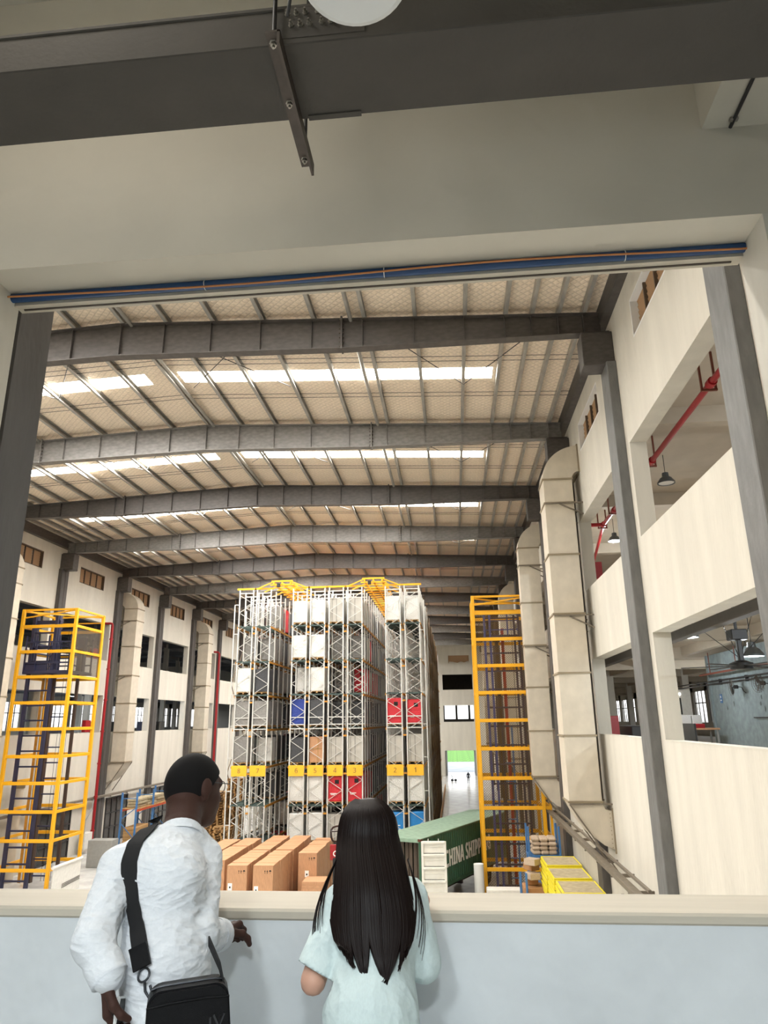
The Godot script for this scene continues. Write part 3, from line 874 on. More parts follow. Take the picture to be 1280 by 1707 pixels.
func lifts() -> void:
	var ys: Array = [1.56, 3.07, 4.59, 6.11, 7.65, 9.16, 10.68, 12.18, 13.69, 15.21]
	var r := lift("goods_lift", "yellow framed goods lift with wire panels beside the tall ducts", 1.32, 4.63, -41.6, -44.35, ys, 16.25, true)
	for x in [1.98, 2.3]:
		part("guide_post", Geo.new().bevel(Vector3(x, 7.6, -42.5), Vector3(0.13, 15.2, 0.15), 0.01), M.blue_frame, r)
	for x in [3.74, 4.0]:
		part("guide_post", Geo.new().bevel(Vector3(x, 7.6, -42.6), Vector3(0.12, 15.2, 0.12), 0.01), M.navy_frame, r)
	for k in 15:
		part("rung", Geo.new().bevel(Vector3(3.0, 0.6 + 1.03 * k, -42.52), Vector3(2.0, 0.09, 0.08), 0.008), M.navy_frame, r)
	for x in [2.75, 3.3]:
		part("ladder_post", Geo.new().bevel(Vector3(x, 4.4, -43.4), Vector3(0.1, 8.8, 0.12), 0.01), M.light_blue if x > 3 else M.navy_frame, r)
	for k in 8:
		part("ladder_rung", Geo.new().box(Vector3(3.03, 0.8 + 1.0 * k, -43.4), Vector3(0.55, 0.06, 0.06)), M.light_blue, r)
	part("counterweight_rail", Geo.new().bevel(Vector3(2.75, 7.5, -44.1), Vector3(0.2, 15.0, 0.12), 0.01), M.dark_rail, r)
	part("riser_pipe", Geo.new().rod(Vector3(3.12, 0.2, -44.2), Vector3(3.12, 14.6, -44.2), 0.1, 10), M.red_paint, r)
	for x in [2.45, 2.55, 2.65, 3.6]:
		part("lift_cable", Geo.new().rod(Vector3(x, 0.3, -43.0), Vector3(x, 15.1, -43.0), 0.015, 5), M.pipe_dark, r)
	var cage := Geo.new()
	cage.span(Vector3(1.95, 13.9, -44.0), Vector3(4.05, 14.0, -42.6))
	for x in [1.98, 3.35, 4.0]:
		cage.span(Vector3(x - 0.04, 14.0, -42.7), Vector3(x + 0.04, 15.4, -42.6))
	for y in [14.35, 14.9, 15.35]:
		cage.span(Vector3(1.98, y - 0.03, -42.68), Vector3(4.0, y + 0.03, -42.62))
	part("lift_cage", cage, M.blue_frame, r)
	# stepped lower side frame
	for z in [-41.6, -44.35]:
		part("side_post", Geo.new().bevel(Vector3(5.0, 2.6, z), Vector3(0.12, 5.2, 0.12), 0.01), M.yellow, r)
	for y in [3.07, 4.59, 5.1]:
		part("side_rail", Geo.new().bevel(Vector3(4.82, y, -41.6), Vector3(0.4, 0.17, 0.08), 0.01), M.yellow, r)
		part("side_rail", Geo.new().bevel(Vector3(5.0, y, -42.97), Vector3(0.08, 0.17, 2.7), 0.01), M.yellow, r)

	var yl: Array = [1.18, 2.74, 4.31, 5.89, 7.41, 8.99, 10.55, 12.11, 13.66, 15.24]
	var l := lift("goods_lift", "yellow framed open goods lift with a dark blue platform raised near its top", -27.2, -23.65, -42.5, -46.0, yl, 16.35, false)
	for x in [-26.75, -25.25]:
		part("guide_post", Geo.new().bevel(Vector3(x, 8.0, -43.1), Vector3(0.2, 16.0, 0.2), 0.012), M.navy_frame, l)
	for k in 17:
		part("rung", Geo.new().bevel(Vector3(-26.0, 0.5 + 0.9 * k, -43.1), Vector3(1.5, 0.1, 0.1), 0.008), M.navy_frame, l)
		part("side_rung", Geo.new().bevel(Vector3(-24.7, 0.7 + 0.9 * k, -43.6), Vector3(1.1, 0.08, 0.08), 0.008), M.navy_frame, l)
	part("rear_guide", Geo.new().bevel(Vector3(-24.15, 7.0, -44.4), Vector3(0.18, 14.0, 0.16), 0.012), M.dark_rail, l)
	part("mast", Geo.new().bevel(Vector3(-25.75, 6.4, -44.2), Vector3(0.34, 12.4, 0.3), 0.012), M.dark_rail, l)
	part("mast", Geo.new().bevel(Vector3(-26.3, 6.4, -44.2), Vector3(0.2, 12.4, 0.2), 0.012), M.rack_beam, l)
	part("ram", Geo.new().rod(Vector3(-26.05, 0.2, -43.9), Vector3(-26.05, 13.4, -43.9), 0.04, 8), M.rack_grey, l)
	for x in [-25.0, -24.8, -24.4]:
		part("lift_cable", Geo.new().rod(Vector3(x, 0.3, -44.2), Vector3(x, 15.5, -44.2), 0.012, 5), M.pipe_dark, l)
	var p := Geo.new()
	p.bevel(Vector3(-25.5, 12.42, -44.3), Vector3(3.1, 0.2, 2.9), 0.02)
	p.bevel(Vector3(-26.3, 12.75, -43.0), Vector3(1.6, 0.5, 0.08), 0.01)
	part("platform", p, M.navy_frame, l)
	var pr := Geo.new()
	for x in [-27.0, -26.3, -25.5, -24.8, -24.05]:
		pr.box(Vector3(x, 13.6, -42.9), Vector3(0.08, 2.2, 0.08))
		pr.box(Vector3(x, 13.6, -45.7), Vector3(0.08, 2.2, 0.08))
	for y in [13.0, 13.7, 14.3]:
		pr.box(Vector3(-25.5, y, -42.9), Vector3(3.0, 0.09, 0.06))
		pr.box(Vector3(-25.5, y, -45.7), Vector3(3.0, 0.09, 0.06))
		pr.box(Vector3(-27.0, y, -44.3), Vector3(0.06, 0.09, 2.8))
	part("platform_railing", pr, M.navy_frame, l)
	var hd := Geo.new()
	for x in [-26.75, -25.25]:
		hd.bevel(Vector3(x, 14.3, -43.3), Vector3(0.28, 3.4, 0.3), 0.02)
	hd.bevel(Vector3(-26.0, 15.6, -43.3), Vector3(1.9, 0.22, 0.3), 0.02)
	hd.bevel(Vector3(-26.0, 14.0, -43.3), Vector3(1.5, 0.2, 0.2), 0.02)
	hd.bevel(Vector3(-24.5, 13.6, -45.2), Vector3(0.5, 2.4, 0.3), 0.02)
	part("lift_head", hd, M.navy_frame, l)
	for i in 2:
		part("wire_panel", wire(Vector3(-23.65, [12.25, 13.8][i], -42.6), Vector3(-23.65, [13.55, 15.1][i], -45.9), 0.1, 0.014), M.grey_mesh, l)

# ---------------------------------------------------------------- pallet racking
const LANE_X := [[-3.1, -2.05], [-4.39, -3.33], [-6.96, -5.91], [-8.23, -7.19], [-9.51, -8.46], [-10.73, -9.7], [-13.27, -12.21], [-14.49, -13.45]]
const LEVELS := [0.12, 1.99, 4.24, 6.59, 8.89, 11.03, 13.22, 15.57]
const WORDS := ["", "one", "two", "three", "four", "five", "six", "seven", "eight", "nine", "ten", "eleven", "twelve", "thirteen", "fourteen", "fifteen", "sixteen", "seventeen", "eighteen", "nineteen", "twenty", "twenty one", "twenty two", "twenty three", "twenty four", "twenty five", "twenty six", "twenty seven", "twenty eight", "twenty nine", "thirty"]
const RACK_Z := -47.0
const BAY_D := 2.8
const RACK_TOP := 18.08

func lattice(x0: float, x1: float, z: float, phase: int, w := 0.045) -> Geo:
	var g := Geo.new()
	var y := 0.25
	var k := phase
	while y < RACK_TOP - 0.7:
		var y2 := y + 0.6
		g.bar(Vector3(x0 if k % 2 == 0 else x1, y, z), Vector3(x1 if k % 2 == 0 else x0, y2, z), w, 0.03)
		y = y2
		k += 1
	return g

func racks() -> void:
	for i in LANE_X.size():
		var x0: float = LANE_X[i][0]
		var x1: float = LANE_X[i][1]
		var t := thing("pallet_rack", "grey lattice pallet rack with yellow end plate numbered " + WORDS[i + 1], "pallet rack", Vector3.ZERO, 0, "numbered pallet racks")
		var bays := 20
		for f in 4:
			var z := RACK_Z - BAY_D * 0.5 * f
			for x in [x0 + 0.04, x1 - 0.04]:
				part("upright", Geo.new().bevel(Vector3(x, RACK_TOP * 0.5, z), Vector3(0.085, RACK_TOP, 0.07), 0.006), M.rack_grey, t)
			part("lattice_brace", lattice(x0 + 0.05, x1 - 0.05, z, i + f), M.rack_grey, t)
			for yt in [9.05, 9.5, RACK_TOP - 0.3]:
				part("cross_tie", Geo.new().bar(Vector3(x0, yt, z), Vector3(x1, yt, z), 0.05, 0.06), M.rack_grey, t)
		var rear := Geo.new()
		for f in range(4, bays * 2):
			var z := RACK_Z - BAY_D * 0.5 * f
			for x in [x0 + 0.04, x1 - 0.04]:
				rear.box(Vector3(x, RACK_TOP * 0.5, z), Vector3(0.085, RACK_TOP, 0.07))
			if f % 2 == 0 or f < 12:
				var y := 0.25
				var k := f
				while y < RACK_TOP - 0.7:
					rear.bar(Vector3(x0 if k % 2 == 0 else x1, y, z), Vector3(x1 if k % 2 == 0 else x0, y + 0.6, z), 0.045, 0.03)
					y += 0.6
					k += 1
		stuff(part("rear_frames", rear, M.rack_grey, t))
		var zend := RACK_Z - BAY_D * bays
		for q in LEVELS.size():
			var y: float = LEVELS[q]
			if q == 0:
				continue
			for x in [x0 - 0.03, x1 + 0.03]:
				part("shelf_beam", Geo.new().span(Vector3(x - 0.025, y - 0.22, zend), Vector3(x + 0.025, y - 0.09, RACK_Z + 0.05)), M.rack_beam, t)
			var dk := Geo.new()
			for u in 9:
				dk.span(Vector3(x0 + 0.03, y - 0.1, RACK_Z - 0.35 - 0.4 * u), Vector3(x1 - 0.03, y - 0.03, RACK_Z - 0.22 - 0.4 * u))
			for x in [x0 + 0.2, x1 - 0.2]:
				dk.span(Vector3(x - 0.05, y - 0.04, zend), Vector3(x + 0.05, y - 0.005, RACK_Z))
			part("shelf_deck", dk, M.rack_deck, t)
			part("end_tie", Geo.new().span(Vector3(x0, y - 0.13, RACK_Z - 0.02), Vector3(x1, y - 0.07, RACK_Z + 0.04)), M.rack_deck if q != 4 else M.rack_grey, t)
		var lp := part("number_plate", Geo.new().bevel(Vector3((x0 + x1) * 0.5, 6.23, RACK_Z + 0.09), Vector3(x1 - x0 - 0.02, 0.66, 0.03), 0.006), M.label_yellow, t, "yellow end plate with number " + WORDS[i + 1])
		var tx := TextMesh.new()
		tx.text = str(i + 1)
		tx.font = font()
		tx.font_size = 64
		tx.pixel_size = 0.0062
		tx.depth = 0.012
		put("number", tx, M.digit, lp, Transform3D(Basis.IDENTITY, Vector3((x0 + x1) * 0.5, 6.23, RACK_Z + 0.11)))
		# ties to the neighbouring rack
		if i % 2 == 0 or i == 3:
			var j := i + 1
			var xa: float = LANE_X[j][1]
			for q in range(1, 8):
				part("spacer", Geo.new().span(Vector3(xa, LEVELS[q] - 0.6, RACK_Z - 0.03), Vector3(x0, LEVELS[q] - 0.5, RACK_Z + 0.05)), M.rack_beam, t)
		part("top_bar", Geo.new().bar(Vector3(x0 - 0.15, RACK_TOP, RACK_Z), Vector3(x1 + 0.15, RACK_TOP, RACK_Z), 0.09, 0.12), M.yellow, t)
		if i == 0 or i == 7:
			var xo := x1 + 0.28 if i == 0 else x0 - 0.28
			for f in 14:
				var z := RACK_Z - BAY_D * f
				part("outer_post", Geo.new().box(Vector3(xo, RACK_TOP * 0.47, z), Vector3(0.07, RACK_TOP * 0.94, 0.07)), M.rack_grey if f < 3 else M.side_brown, t)
			for y in 9:
				part("outer_tie", Geo.new().bar(Vector3(xo, 1.0 + 2.0 * y, RACK_Z), Vector3(x1 if i == 0 else x0, 1.0 + 2.0 * y, RACK_Z), 0.05, 0.05), M.rack_grey, t)
			var sb := Geo.new()
			for f in 13:
				for y in 6:
					var z := RACK_Z - BAY_D * f
					var up := (f + y) % 2 == 0
					sb.bar(Vector3(xo, 0.5 + 2.8 * y + (0.0 if up else 2.8), z), Vector3(xo, 0.5 + 2.8 * y + (2.8 if up else 0.0), z - BAY_D), 0.04, 0.04)
			part("side_bracing", sb, M.side_brown, t)
	# yellow overhead rails of the two aisles
	for q in [[-5.91, -4.39, "between the racks numbered two and three"], [-12.21, -10.73, "between the racks numbered six and seven"]]:
		var t := thing("crane_gantry", "yellow overhead crane gantry above the aisle " + q[2], "gantry", Vector3.ZERO, 0, "yellow gantries over the aisles")
		var y := RACK_TOP + 0.32
		for x in [q[0] + 0.15, (q[0] + q[1]) * 0.5, q[1] - 0.15]:
			part("rail", Geo.new().bevel(Vector3(x, y, -73.5), Vector3(0.1, 0.16, 53.4), 0.01), M.yellow, t)
		for k in 44:
			part("rung", Geo.new().box(Vector3((q[0] + q[1]) * 0.5, y - 0.1, -46.9 - 1.0 * k), Vector3(q[1] - q[0] + 0.2, 0.09, 0.12)), M.yellow, t)
		for zz in [-46.85, -48.4, -50.5]:
			part("hanger_frame", Geo.new().bar(Vector3(q[0] - 0.9, RACK_TOP + 0.02, zz), Vector3(q[0] + 0.1, y + 0.1, zz), 0.07, 0.07).bar(Vector3(q[1] + 0.9, RACK_TOP + 0.02, zz), Vector3(q[1] - 0.1, y + 0.1, zz), 0.07, 0.07).bar(Vector3(q[0], y + 0.15, zz), Vector3(q[1], y + 0.15, zz), 0.1, 0.1), M.yellow, t)
		part("motor", Geo.new().bevel(Vector3(q[0] + 0.5, y - 0.15, -46.8), Vector3(0.22, 0.26, 0.2), 0.02), M.black, t)
	lone("guard_rail", Geo.new().bevel(Vector3(-1.66, 0.5, -76), Vector3(0.1, 0.3, 58), 0.02).bevel(Vector3(-1.66, 0.15, -76), Vector3(0.12, 0.2, 58), 0.02), M.rack_beam, "long yellow brown guard rail on the floor along the rack numbered one", "guard rail")

func font() -> SystemFont:
	var f := SystemFont.new()
	f.font_names = PackedStringArray(["Droid Sans"])
	return f

func goods_proto(kind: String) -> Node3D:
	var o := Node3D.new()
	var s := Vector3(0.94, 1.55, 1.12)
	var col := {"white": "wrap_white", "grey": "wrap_grey", "dark": "wrap_dark", "red": "wrap_red", "blue": "wrap_blue", "navy": "wrap_navy", "steel": "steel_box", "timber": "ply_side"}
	var p := Geo.new()
	for x in [-0.4, 0.0, 0.4]:
		p.box(Vector3(x, 0.06, 0), Vector3(0.1, 0.08, 1.1))
	for k in 5:
		p.box(Vector3(0, 0.115, -0.48 + 0.24 * k), Vector3(0.94, 0.03, 0.14))
	part("pallet", p, M.pallet_wood, o)
	var b := Geo.new()
	b.bevel(Vector3(0, 0.13 + s.y * 0.5, 0), s, 0.012 if kind in ["steel", "timber"] else 0.05)
	part("body", b, M[col[kind]], o)
	var f := 0.5 * s.z + 0.006
	match kind:
		"steel":
			part("seam", Geo.new().box(Vector3(0.0, 0.9, f), Vector3(0.02, s.y - 0.04, 0.02)), M.seam, o)
			part("seam", Geo.new().box(Vector3(-0.28, 0.9, f), Vector3(0.012, s.y - 0.04, 0.02)), M.seam, o)
			part("lid_rim", Geo.new().bevel(Vector3(0, s.y + 0.13, 0), Vector3(s.x + 0.03, 0.05, s.z + 0.03), 0.01), M.steel_box, o)
		"red":
			part("patch", Geo.new().box(Vector3(0.1, 1.33, f), Vector3(0.26, 0.24, 0.03)), M.print_black, o, "dark square patch")
			part("printed_mark", Geo.new().box(Vector3(-0.12, 0.62, f), Vector3(0.4, 0.045, 0.03)).box(Vector3(-0.16, 0.55, f), Vector3(0.26, 0.03, 0.03)), M.white_print, o)
			part("strap", Geo.new().box(Vector3(0, 1.0, 0), Vector3(s.x + 0.02, 0.03, s.z + 0.02)), M.wrap_red, o)
		"blue":
			part("printed_mark", Geo.new().box(Vector3(-0.1, 0.75, f), Vector3(0.2, 0.06, 0.03)).box(Vector3(0.18, 0.95, f), Vector3(0.14, 0.05, 0.03)).box(Vector3(0.2, 0.72, f), Vector3(0.12, 0.05, 0.03)), M.white_print, o)
		"timber":
			part("batten", Geo.new().box(Vector3(0.1, 0.9, f), Vector3(0.06, s.y, 0.03)).box(Vector3(0, 0.95, f), Vector3(s.x, 0.05, 0.03)), M.pallet_wood, o)
		_:
			part("strap", Geo.new().box(Vector3(0, 0.85, 0), Vector3(s.x + 0.015, 0.03, s.z + 0.015)).box(Vector3(0.05, 0.905, 0), Vector3(0.03, s.y + 0.015, s.z + 0.012)), M[col[kind]], o)
	return o

func pallet_loads() -> void:
	# one letter for each storage level from the floor up, per rack; '.' stays empty
	var plan := ["wbwsr..p", "wbwsr..w", "ssrs...s", "wsrs...s", "wwwtdwww", "wwwdn.ww", "....gd..", "...ggw.."]
	var second := ["wwwsr..w", "wwdsr..w", "ssrsd.gs", "ddrsd.gs", "ddddddww", "dddddwww", "...wgdg.", "...wwdg."]
	var third := ["dddss..w", "ddddd..w", "ssrsdrss", "dddddrds", "dddddddd", "dddddddd", "..ddgggg", "..ddddgg"]
	var names := {"w": "white", "b": "blue", "s": "steel", "r": "red", "p": "white", "g": "grey", "d": "dark", "n": "navy", "t": "timber"}
	var words := {"white": "white wrapped load", "blue": "blue load with white print", "steel": "pale grey steel box", "red": "red load with dark patch", "grey": "grey wrapped load", "dark": "dark grey wrapped load", "navy": "navy blue wrapped load", "timber": "tan wooden crate on a pallet"}
	var floors := ["floor", "second", "third", "fourth", "fifth", "sixth", "seventh", "top"]
	var where := ["at the front", "second from the front", "third from the front"]
	var protos := {}
	for i in LANE_X.size():
		var xc: float = (LANE_X[i][0] + LANE_X[i][1]) * 0.5
		for d in 3:
			var row: String = [plan, second, third][d][i]
			for q in 8:
				var ch := row[q]
				if ch == "." or (d == 2 and not i in [0, 2, 6, 7]):
					continue
				var kind: String = names[ch]
				if not protos.has(kind):
					protos[kind] = goods_proto(kind)
				var o: Node3D = protos[kind].duplicate()
				o.name = numbered(kind + "_pallet_load" if not kind in ["steel", "timber"] else {"steel": "steel_storage_box", "timber": "wooden_crate"}[kind])
				add_child(o)
				o.position = Vector3(xc + rng.randf_range(-0.02, 0.02), LEVELS[q], RACK_Z - 0.66 - 1.4 * d + rng.randf_range(-0.05, 0.05))
				o.scale = Vector3(1, rng.randf_range(0.95, 1.06), 1)
				tag(o, "%s, %s level of rack %s %s" % [words[kind], floors[q], WORDS[i + 1], where[d]], "box" if kind in ["steel", "timber"] else "pallet load", "goods stored in the racks")
	for k in protos:
		protos[k].free()
	# everything deeper inside the racks
	# the same kinds of wrapping as at the front, in the mix that the photograph shows between the uprights
	var kinds := ["wrap_dark", "wrap_dark", "wrap_dark", "wrap_grey", "wrap_dark", "wrap_red", "wrap_grey", "steel_box", "wrap_dark", "wrap_dark"]
	for i in LANE_X.size():
		var xf: Array[Transform3D] = []
		var cc: Array[Color] = []
		var xc: float = (LANE_X[i][0] + LANE_X[i][1]) * 0.5
		for d in range(2, 38):
			if d == 2 and i in [0, 2, 6, 7]:
				continue
			for q in 8:
				if rng.randf() < 0.2 or (i < 2 and q in [5, 6] and d < 16) or (i > 5 and q in [1, 2] and d < 5):
					continue
				xf.append(Transform3D(Basis.IDENTITY.scaled(Vector3(0.94, rng.randf_range(1.35, 1.65), 1.12)), Vector3(xc, LEVELS[q] + 0.9, RACK_Z - 0.66 - 1.4 * d)))
				cc.append((M[kinds[rng.randi() % kinds.size()]] as StandardMaterial3D).albedo_color.srgb_to_linear())
		var mm := MultiMesh.new()
		mm.transform_format = MultiMesh.TRANSFORM_3D
		mm.use_colors = true
		mm.mesh = Geo.new().bevel(Vector3.ZERO, Vector3.ONE, 0.02).mesh()
		mm.instance_count = xf.size()
		for k in xf.size():
			mm.set_instance_transform(k, xf[k])
			mm.set_instance_color(k, cc[k])
		var o := MultiMeshInstance3D.new()
		o.multimesh = mm
		var m: StandardMaterial3D = M.get("deep_tint") if M.has("deep_tint") else mat("deep_tint", Color.WHITE, 0.6)
		m.vertex_color_use_as_albedo = true
		o.material_override = m
		o.name = numbered("stored_goods")
		add_child(o)
		tag(o, "mass of goods deep inside the rack numbered " + WORDS[i + 1], "stored goods", "", "stuff")

# ---------------------------------------------------------------- crates, container and floor goods
func crates() -> void:
	var protos: Array[Node3D] = []
	for k in 3:
		var o := Node3D.new()
		part("body", Geo.new().bevel(Vector3(0, 1.385, 0), Vector3(0.96, 2.77, 0.625), 0.012), M.ply_side, o)
		part("lid", Geo.new().bevel(Vector3(0, 2.785, 0), Vector3(0.965, 0.03, 0.63), 0.008), M.ply_top, o)
		var mk := Geo.new()
		# handling marks: a glass, an arrow and an umbrella
		mk.prism(PackedVector2Array([Vector2(0.06, 2.58), Vector2(0.12, 2.58), Vector2(0.1, 2.52), Vector2(0.08, 2.52)]), 0.312, 0.318)
		mk.box(Vector3(0.09, 2.49, 0.316), Vector3(0.012, 0.05, 0.006)).box(Vector3(0.09, 2.465, 0.316), Vector3(0.05, 0.012, 0.006))
		mk.prism(PackedVector2Array([Vector2(0.2, 2.6), Vector2(0.24, 2.54), Vector2(0.16, 2.54)]), 0.312, 0.318)
		mk.box(Vector3(0.2, 2.5, 0.316), Vector3(0.025, 0.09, 0.006))
		mk.prism(PackedVector2Array([Vector2(0.28, 2.54), Vector2(0.3, 2.59), Vector2(0.34, 2.6), Vector2(0.38, 2.59), Vector2(0.4, 2.54)]), 0.312, 0.318)
		mk.box(Vector3(0.34, 2.5, 0.316), Vector3(0.012, 0.09, 0.006))
		part("printed_mark", mk, M.print_black, o)
		var lb := part("paper_label", Geo.new().box(Vector3(-0.31 + 0.28 * (k % 2), 1.77 + 0.06 * k, 0.316), Vector3(0.2, 0.3, 0.006)), M.white_print, o)
		part("label_print", Geo.new().box(Vector3(-0.31 + 0.28 * (k % 2), 1.75 + 0.06 * k, 0.321), Vector3(0.07, 0.08, 0.006)), M.print_black, lb)
		var bt := Geo.new()
		for x in [-0.35, 0.35]:
			bt.box(Vector3(x, 0.05, 0), Vector3(0.1, 0.1, 0.66))
		part("skid", bt, M.pallet_wood, o)
		protos.append(o)
	var rows := [[-13.0, -39.4, 6, "row nearest the open lift"], [-11.87, -36.9, 10, "second row from the open lift"], [-10.42, -35.75, 13, "row before rack six"], [-9.18, -35.75, 13, "row before rack five"], [-7.72, -39.0, 7, "short row before rack four"]]
	var nth := ["first", "second", "third", "fourth", "fifth", "sixth", "seventh", "eighth", "ninth", "tenth", "eleventh", "twelfth", "thirteenth"]
	for r in rows.size():
		for k in rows[r][2]:
			var o: Node3D = protos[r % 3].duplicate()
			o.name = numbered("plywood_crate")
			add_child(o)
			var back: float = 0.0
			if k >= 5 and r >= 2:
				back = 0.05
			o.position = Vector3(rows[r][0] + rng.randf_range(-0.015, 0.015) + (0.06 if k >= 6 else 0.0), 0, rows[r][1] - 0.665 * k - back)
			o.scale = Vector3(1.0, 1.0 + (0.012 if k >= 6 else 0.0) + rng.randf_range(-0.003, 0.003), 1.0)
			tag(o, "plywood crate, %s from the front in the %s" % [nth[k], rows[r][3]], "crate", "plywood crates standing in rows")
	for p in protos:
		p.free()
	for k in 6:
		lone("plywood_sheet", Geo.new().bevel(Vector3(-7.2 + 0.01 * (k % 3), 0.915 + 0.15 * k, -38.0), Vector3(1.1, 0.148, 1.3), 0.008), M.ply_top if k % 2 == 0 else M.ply_side, "flat plywood lid in the low stack, %s from the bottom" % nth[k], "plywood lid", "flat plywood lids in a stack")
	lone("plywood_stand", Geo.new().bevel(Vector3(-7.2, 0.42, -38.0), Vector3(1.0, 0.84, 1.2), 0.01), M.ply_side, "low plywood box under the stack of flat lids", "box")
	# red sign board on a dark stand beside the crates
	var s := thing("sign_board", "red sign board with a white emblem beside the short crate row", "sign", Vector3(-6.15, 0, -38.0))
	part("board", Geo.new().bevel(Vector3(0, 2.95, 0), Vector3(0.62, 0.72, 0.06), 0.02), M.red_paint, s)
	part("emblem", Geo.new().ring(Vector3(-0.02, 2.89, 0.035), Vector3.BACK, 0.11, 0.03, 18, 6).box(Vector3(0.1, 3.01, 0.035), Vector3(0.05, 0.3, 0.03), Basis(Vector3.BACK, -0.3)), M.white_print, s)
	part("stand", Geo.new().box(Vector3(-0.1, 1.35, 0), Vector3(0.12, 2.7, 0.1)).box(Vector3(0, 0.03, 0), Vector3(0.6, 0.06, 0.5)), M.black, s)

func container() -> void:
	var t := thing("shipping_container", "green corrugated shipping container with white lettering and an open white door", "container", Vector3(-1.89, 1.02, -37.47), -0.418)
	# local frame: x runs to the hall's right wall side, z towards the viewer, the near right corner is the origin
	var w := 2.44
	var l := 12.2
	var h := 2.59
	var g := Geo.new()
	var step := 0.28
	var n := int(l / step)
	var wave := PackedVector2Array()
	for k in n:
		var z := -0.12 - step * k
		for q in [[0.0, -0.02], [0.1, -0.02], [0.14, -0.06], [0.24, -0.06]]:
			if z - q[0] > -l + 0.1:
				wave.append(Vector2(q[1], z - q[0]))
	for side in [0, 1]:
		for k in wave.size() - 1:
			var a := wave[k]
			var b := wave[k + 1]
			var xa := a.x if side == 0 else -w - a.x
			var xb := b.x if side == 0 else -w - b.x
			g.quad(Vector3(xa, 0.16, a.y), Vector3(xb, 0.16, b.y), Vector3(xb, h - 0.1, b.y), Vector3(xa, h - 0.1, a.y), Vector3(1 if side == 0 else -1, 0, 0))
			g.quad(Vector3(xa - (0.02 if side == 0 else -0.02), 0.16, a.y), Vector3(xb - (0.02 if side == 0 else -0.02), 0.16, b.y), Vector3(xb - (0.02 if side == 0 else -0.02), h - 0.1, b.y), Vector3(xa - (0.02 if side == 0 else -0.02), h - 0.1, a.y), Vector3(-1 if side == 0 else 1, 0, 0))
	part("side_wall", g, M.container_green, t)
	var fr := Geo.new()
	for x in [-0.06, -w + 0.06]:
		fr.span(Vector3(x - 0.06, 0, -0.12), Vector3(x + 0.06, h, 0))
		fr.span(Vector3(x - 0.06, 0, -l), Vector3(x + 0.06, h, -l + 0.12))
		fr.span(Vector3(x - 0.05, 0, -l), Vector3(x + 0.05, 0.16, 0))
		fr.span(Vector3(x - 0.04, h - 0.1, -l), Vector3(x + 0.04, h, 0))
	part("frame", fr, M.container_green, t)
	part("end_wall", Geo.new().span(Vector3(-w + 0.1, 0, -l + 0.02), Vector3(-0.1, h, -l + 0.06)), M.container_green, t)
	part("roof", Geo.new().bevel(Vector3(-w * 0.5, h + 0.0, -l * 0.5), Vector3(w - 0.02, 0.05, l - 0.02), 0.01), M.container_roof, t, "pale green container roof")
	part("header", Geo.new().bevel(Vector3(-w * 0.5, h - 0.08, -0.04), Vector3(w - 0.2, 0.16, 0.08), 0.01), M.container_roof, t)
	for x in [-0.08, -w + 0.08]:
		for y in [0.06, h - 0.05]:
			part("corner_casting", Geo.new().bevel(Vector3(x, y, -0.08), Vector3(0.18, 0.13, 0.18), 0.012), M.rust, t)
	part("deck", Geo.new().span(Vector3(-w + 0.1, 0.1, -l + 0.1), Vector3(-0.1, 0.17, -0.05)), M.container_inside, t)
	# closed door on the far half, corrugated and dark
	var dd := Geo.new()
	for k in 9:
		dd.bevel(Vector3(-w + 0.22 + 0.235 * k, h * 0.5, -0.5 + (0.0 if k % 2 == 0 else -0.03)), Vector3(0.19, h - 0.34, 0.05), 0.01)
	part("inner_bulkhead", dd, M.container_inside, t)
	# open door swung out beside the corner
	var d := Node3D.new()
	d.name = "door"
	t.add_child(d)
	d.position = Vector3(0.03, 0.12, 0.02)
	d.rotation.y = 0.45
	part("door_panel", Geo.new().bevel(Vector3(0.61, 1.2, 0), Vector3(1.16, 2.4, 0.05), 0.01), M.container_door, d)
	var fm := Geo.new()
	for x in [0.06, 1.16]:
		fm.bevel(Vector3(x, 1.2, 0.04), Vector3(0.12, 2.42, 0.1), 0.015)
	for y in [0.06, 0.64, 1.22, 1.8, 2.36]:
		fm.bevel(Vector3(0.61, y, 0.06), Vector3(1.1, 0.12, 0.12), 0.02)
	for y in [0.28, 0.86, 1.44, 2.02]:
		fm.bevel(Vector3(0.61, y + 0.13, 0.03), Vector3(0.98, 0.03, 0.05), 0.008)
	part("door_frame", fm, M.container_door, d)
	var hs := Geo.new()
	for x in [0.35, 0.85]:
		hs.rod(Vector3(x, 2.36, 0.03), Vector3(x, 2.52, 0.03), 0.025, 8)
	var gs := Geo.new()
	for y in [0.13, 0.71, 1.29, 1.87]:
		gs.box(Vector3(0.61, y, 0.028), Vector3(0.98, 0.03, 0.012))
	part("gap_strip", gs, M.pipe_dark, d)  # dark strips drawn in for the dark gaps along the door ribs
	part("lock_rod", hs, M.rack_grey, d)
	var tx := TextMesh.new()
	tx.text = "CHINA SHIPPING"
	var ft := SystemFont.new()
	ft.font_names = PackedStringArray(["Droid Sans"])
	ft.font_weight = 700
	tx.font = ft
	tx.font_size = 96
	tx.pixel_size = 0.0125
	tx.depth = 0.02
	tx.horizontal_alignment = HORIZONTAL_ALIGNMENT_LEFT
	put("lettering", tx, M.white_print, t, Transform3D(Basis(Vector3.UP, PI / 2).scaled_local(Vector3(0.66, 0.95, 1)), Vector3(0.0, 1.27, -2.7)), "white lettering along the container side")
	# trailer
	var c := thing("trailer", "dark trailer chassis under the green container", "trailer", Vector3(-1.89, 0, -37.47), -0.418)
	part("chassis_beam", Geo.new().bevel(Vector3(-0.7, 0.82, -6.1), Vector3(0.16, 0.34, 12.0), 0.02), M.chassis, c)
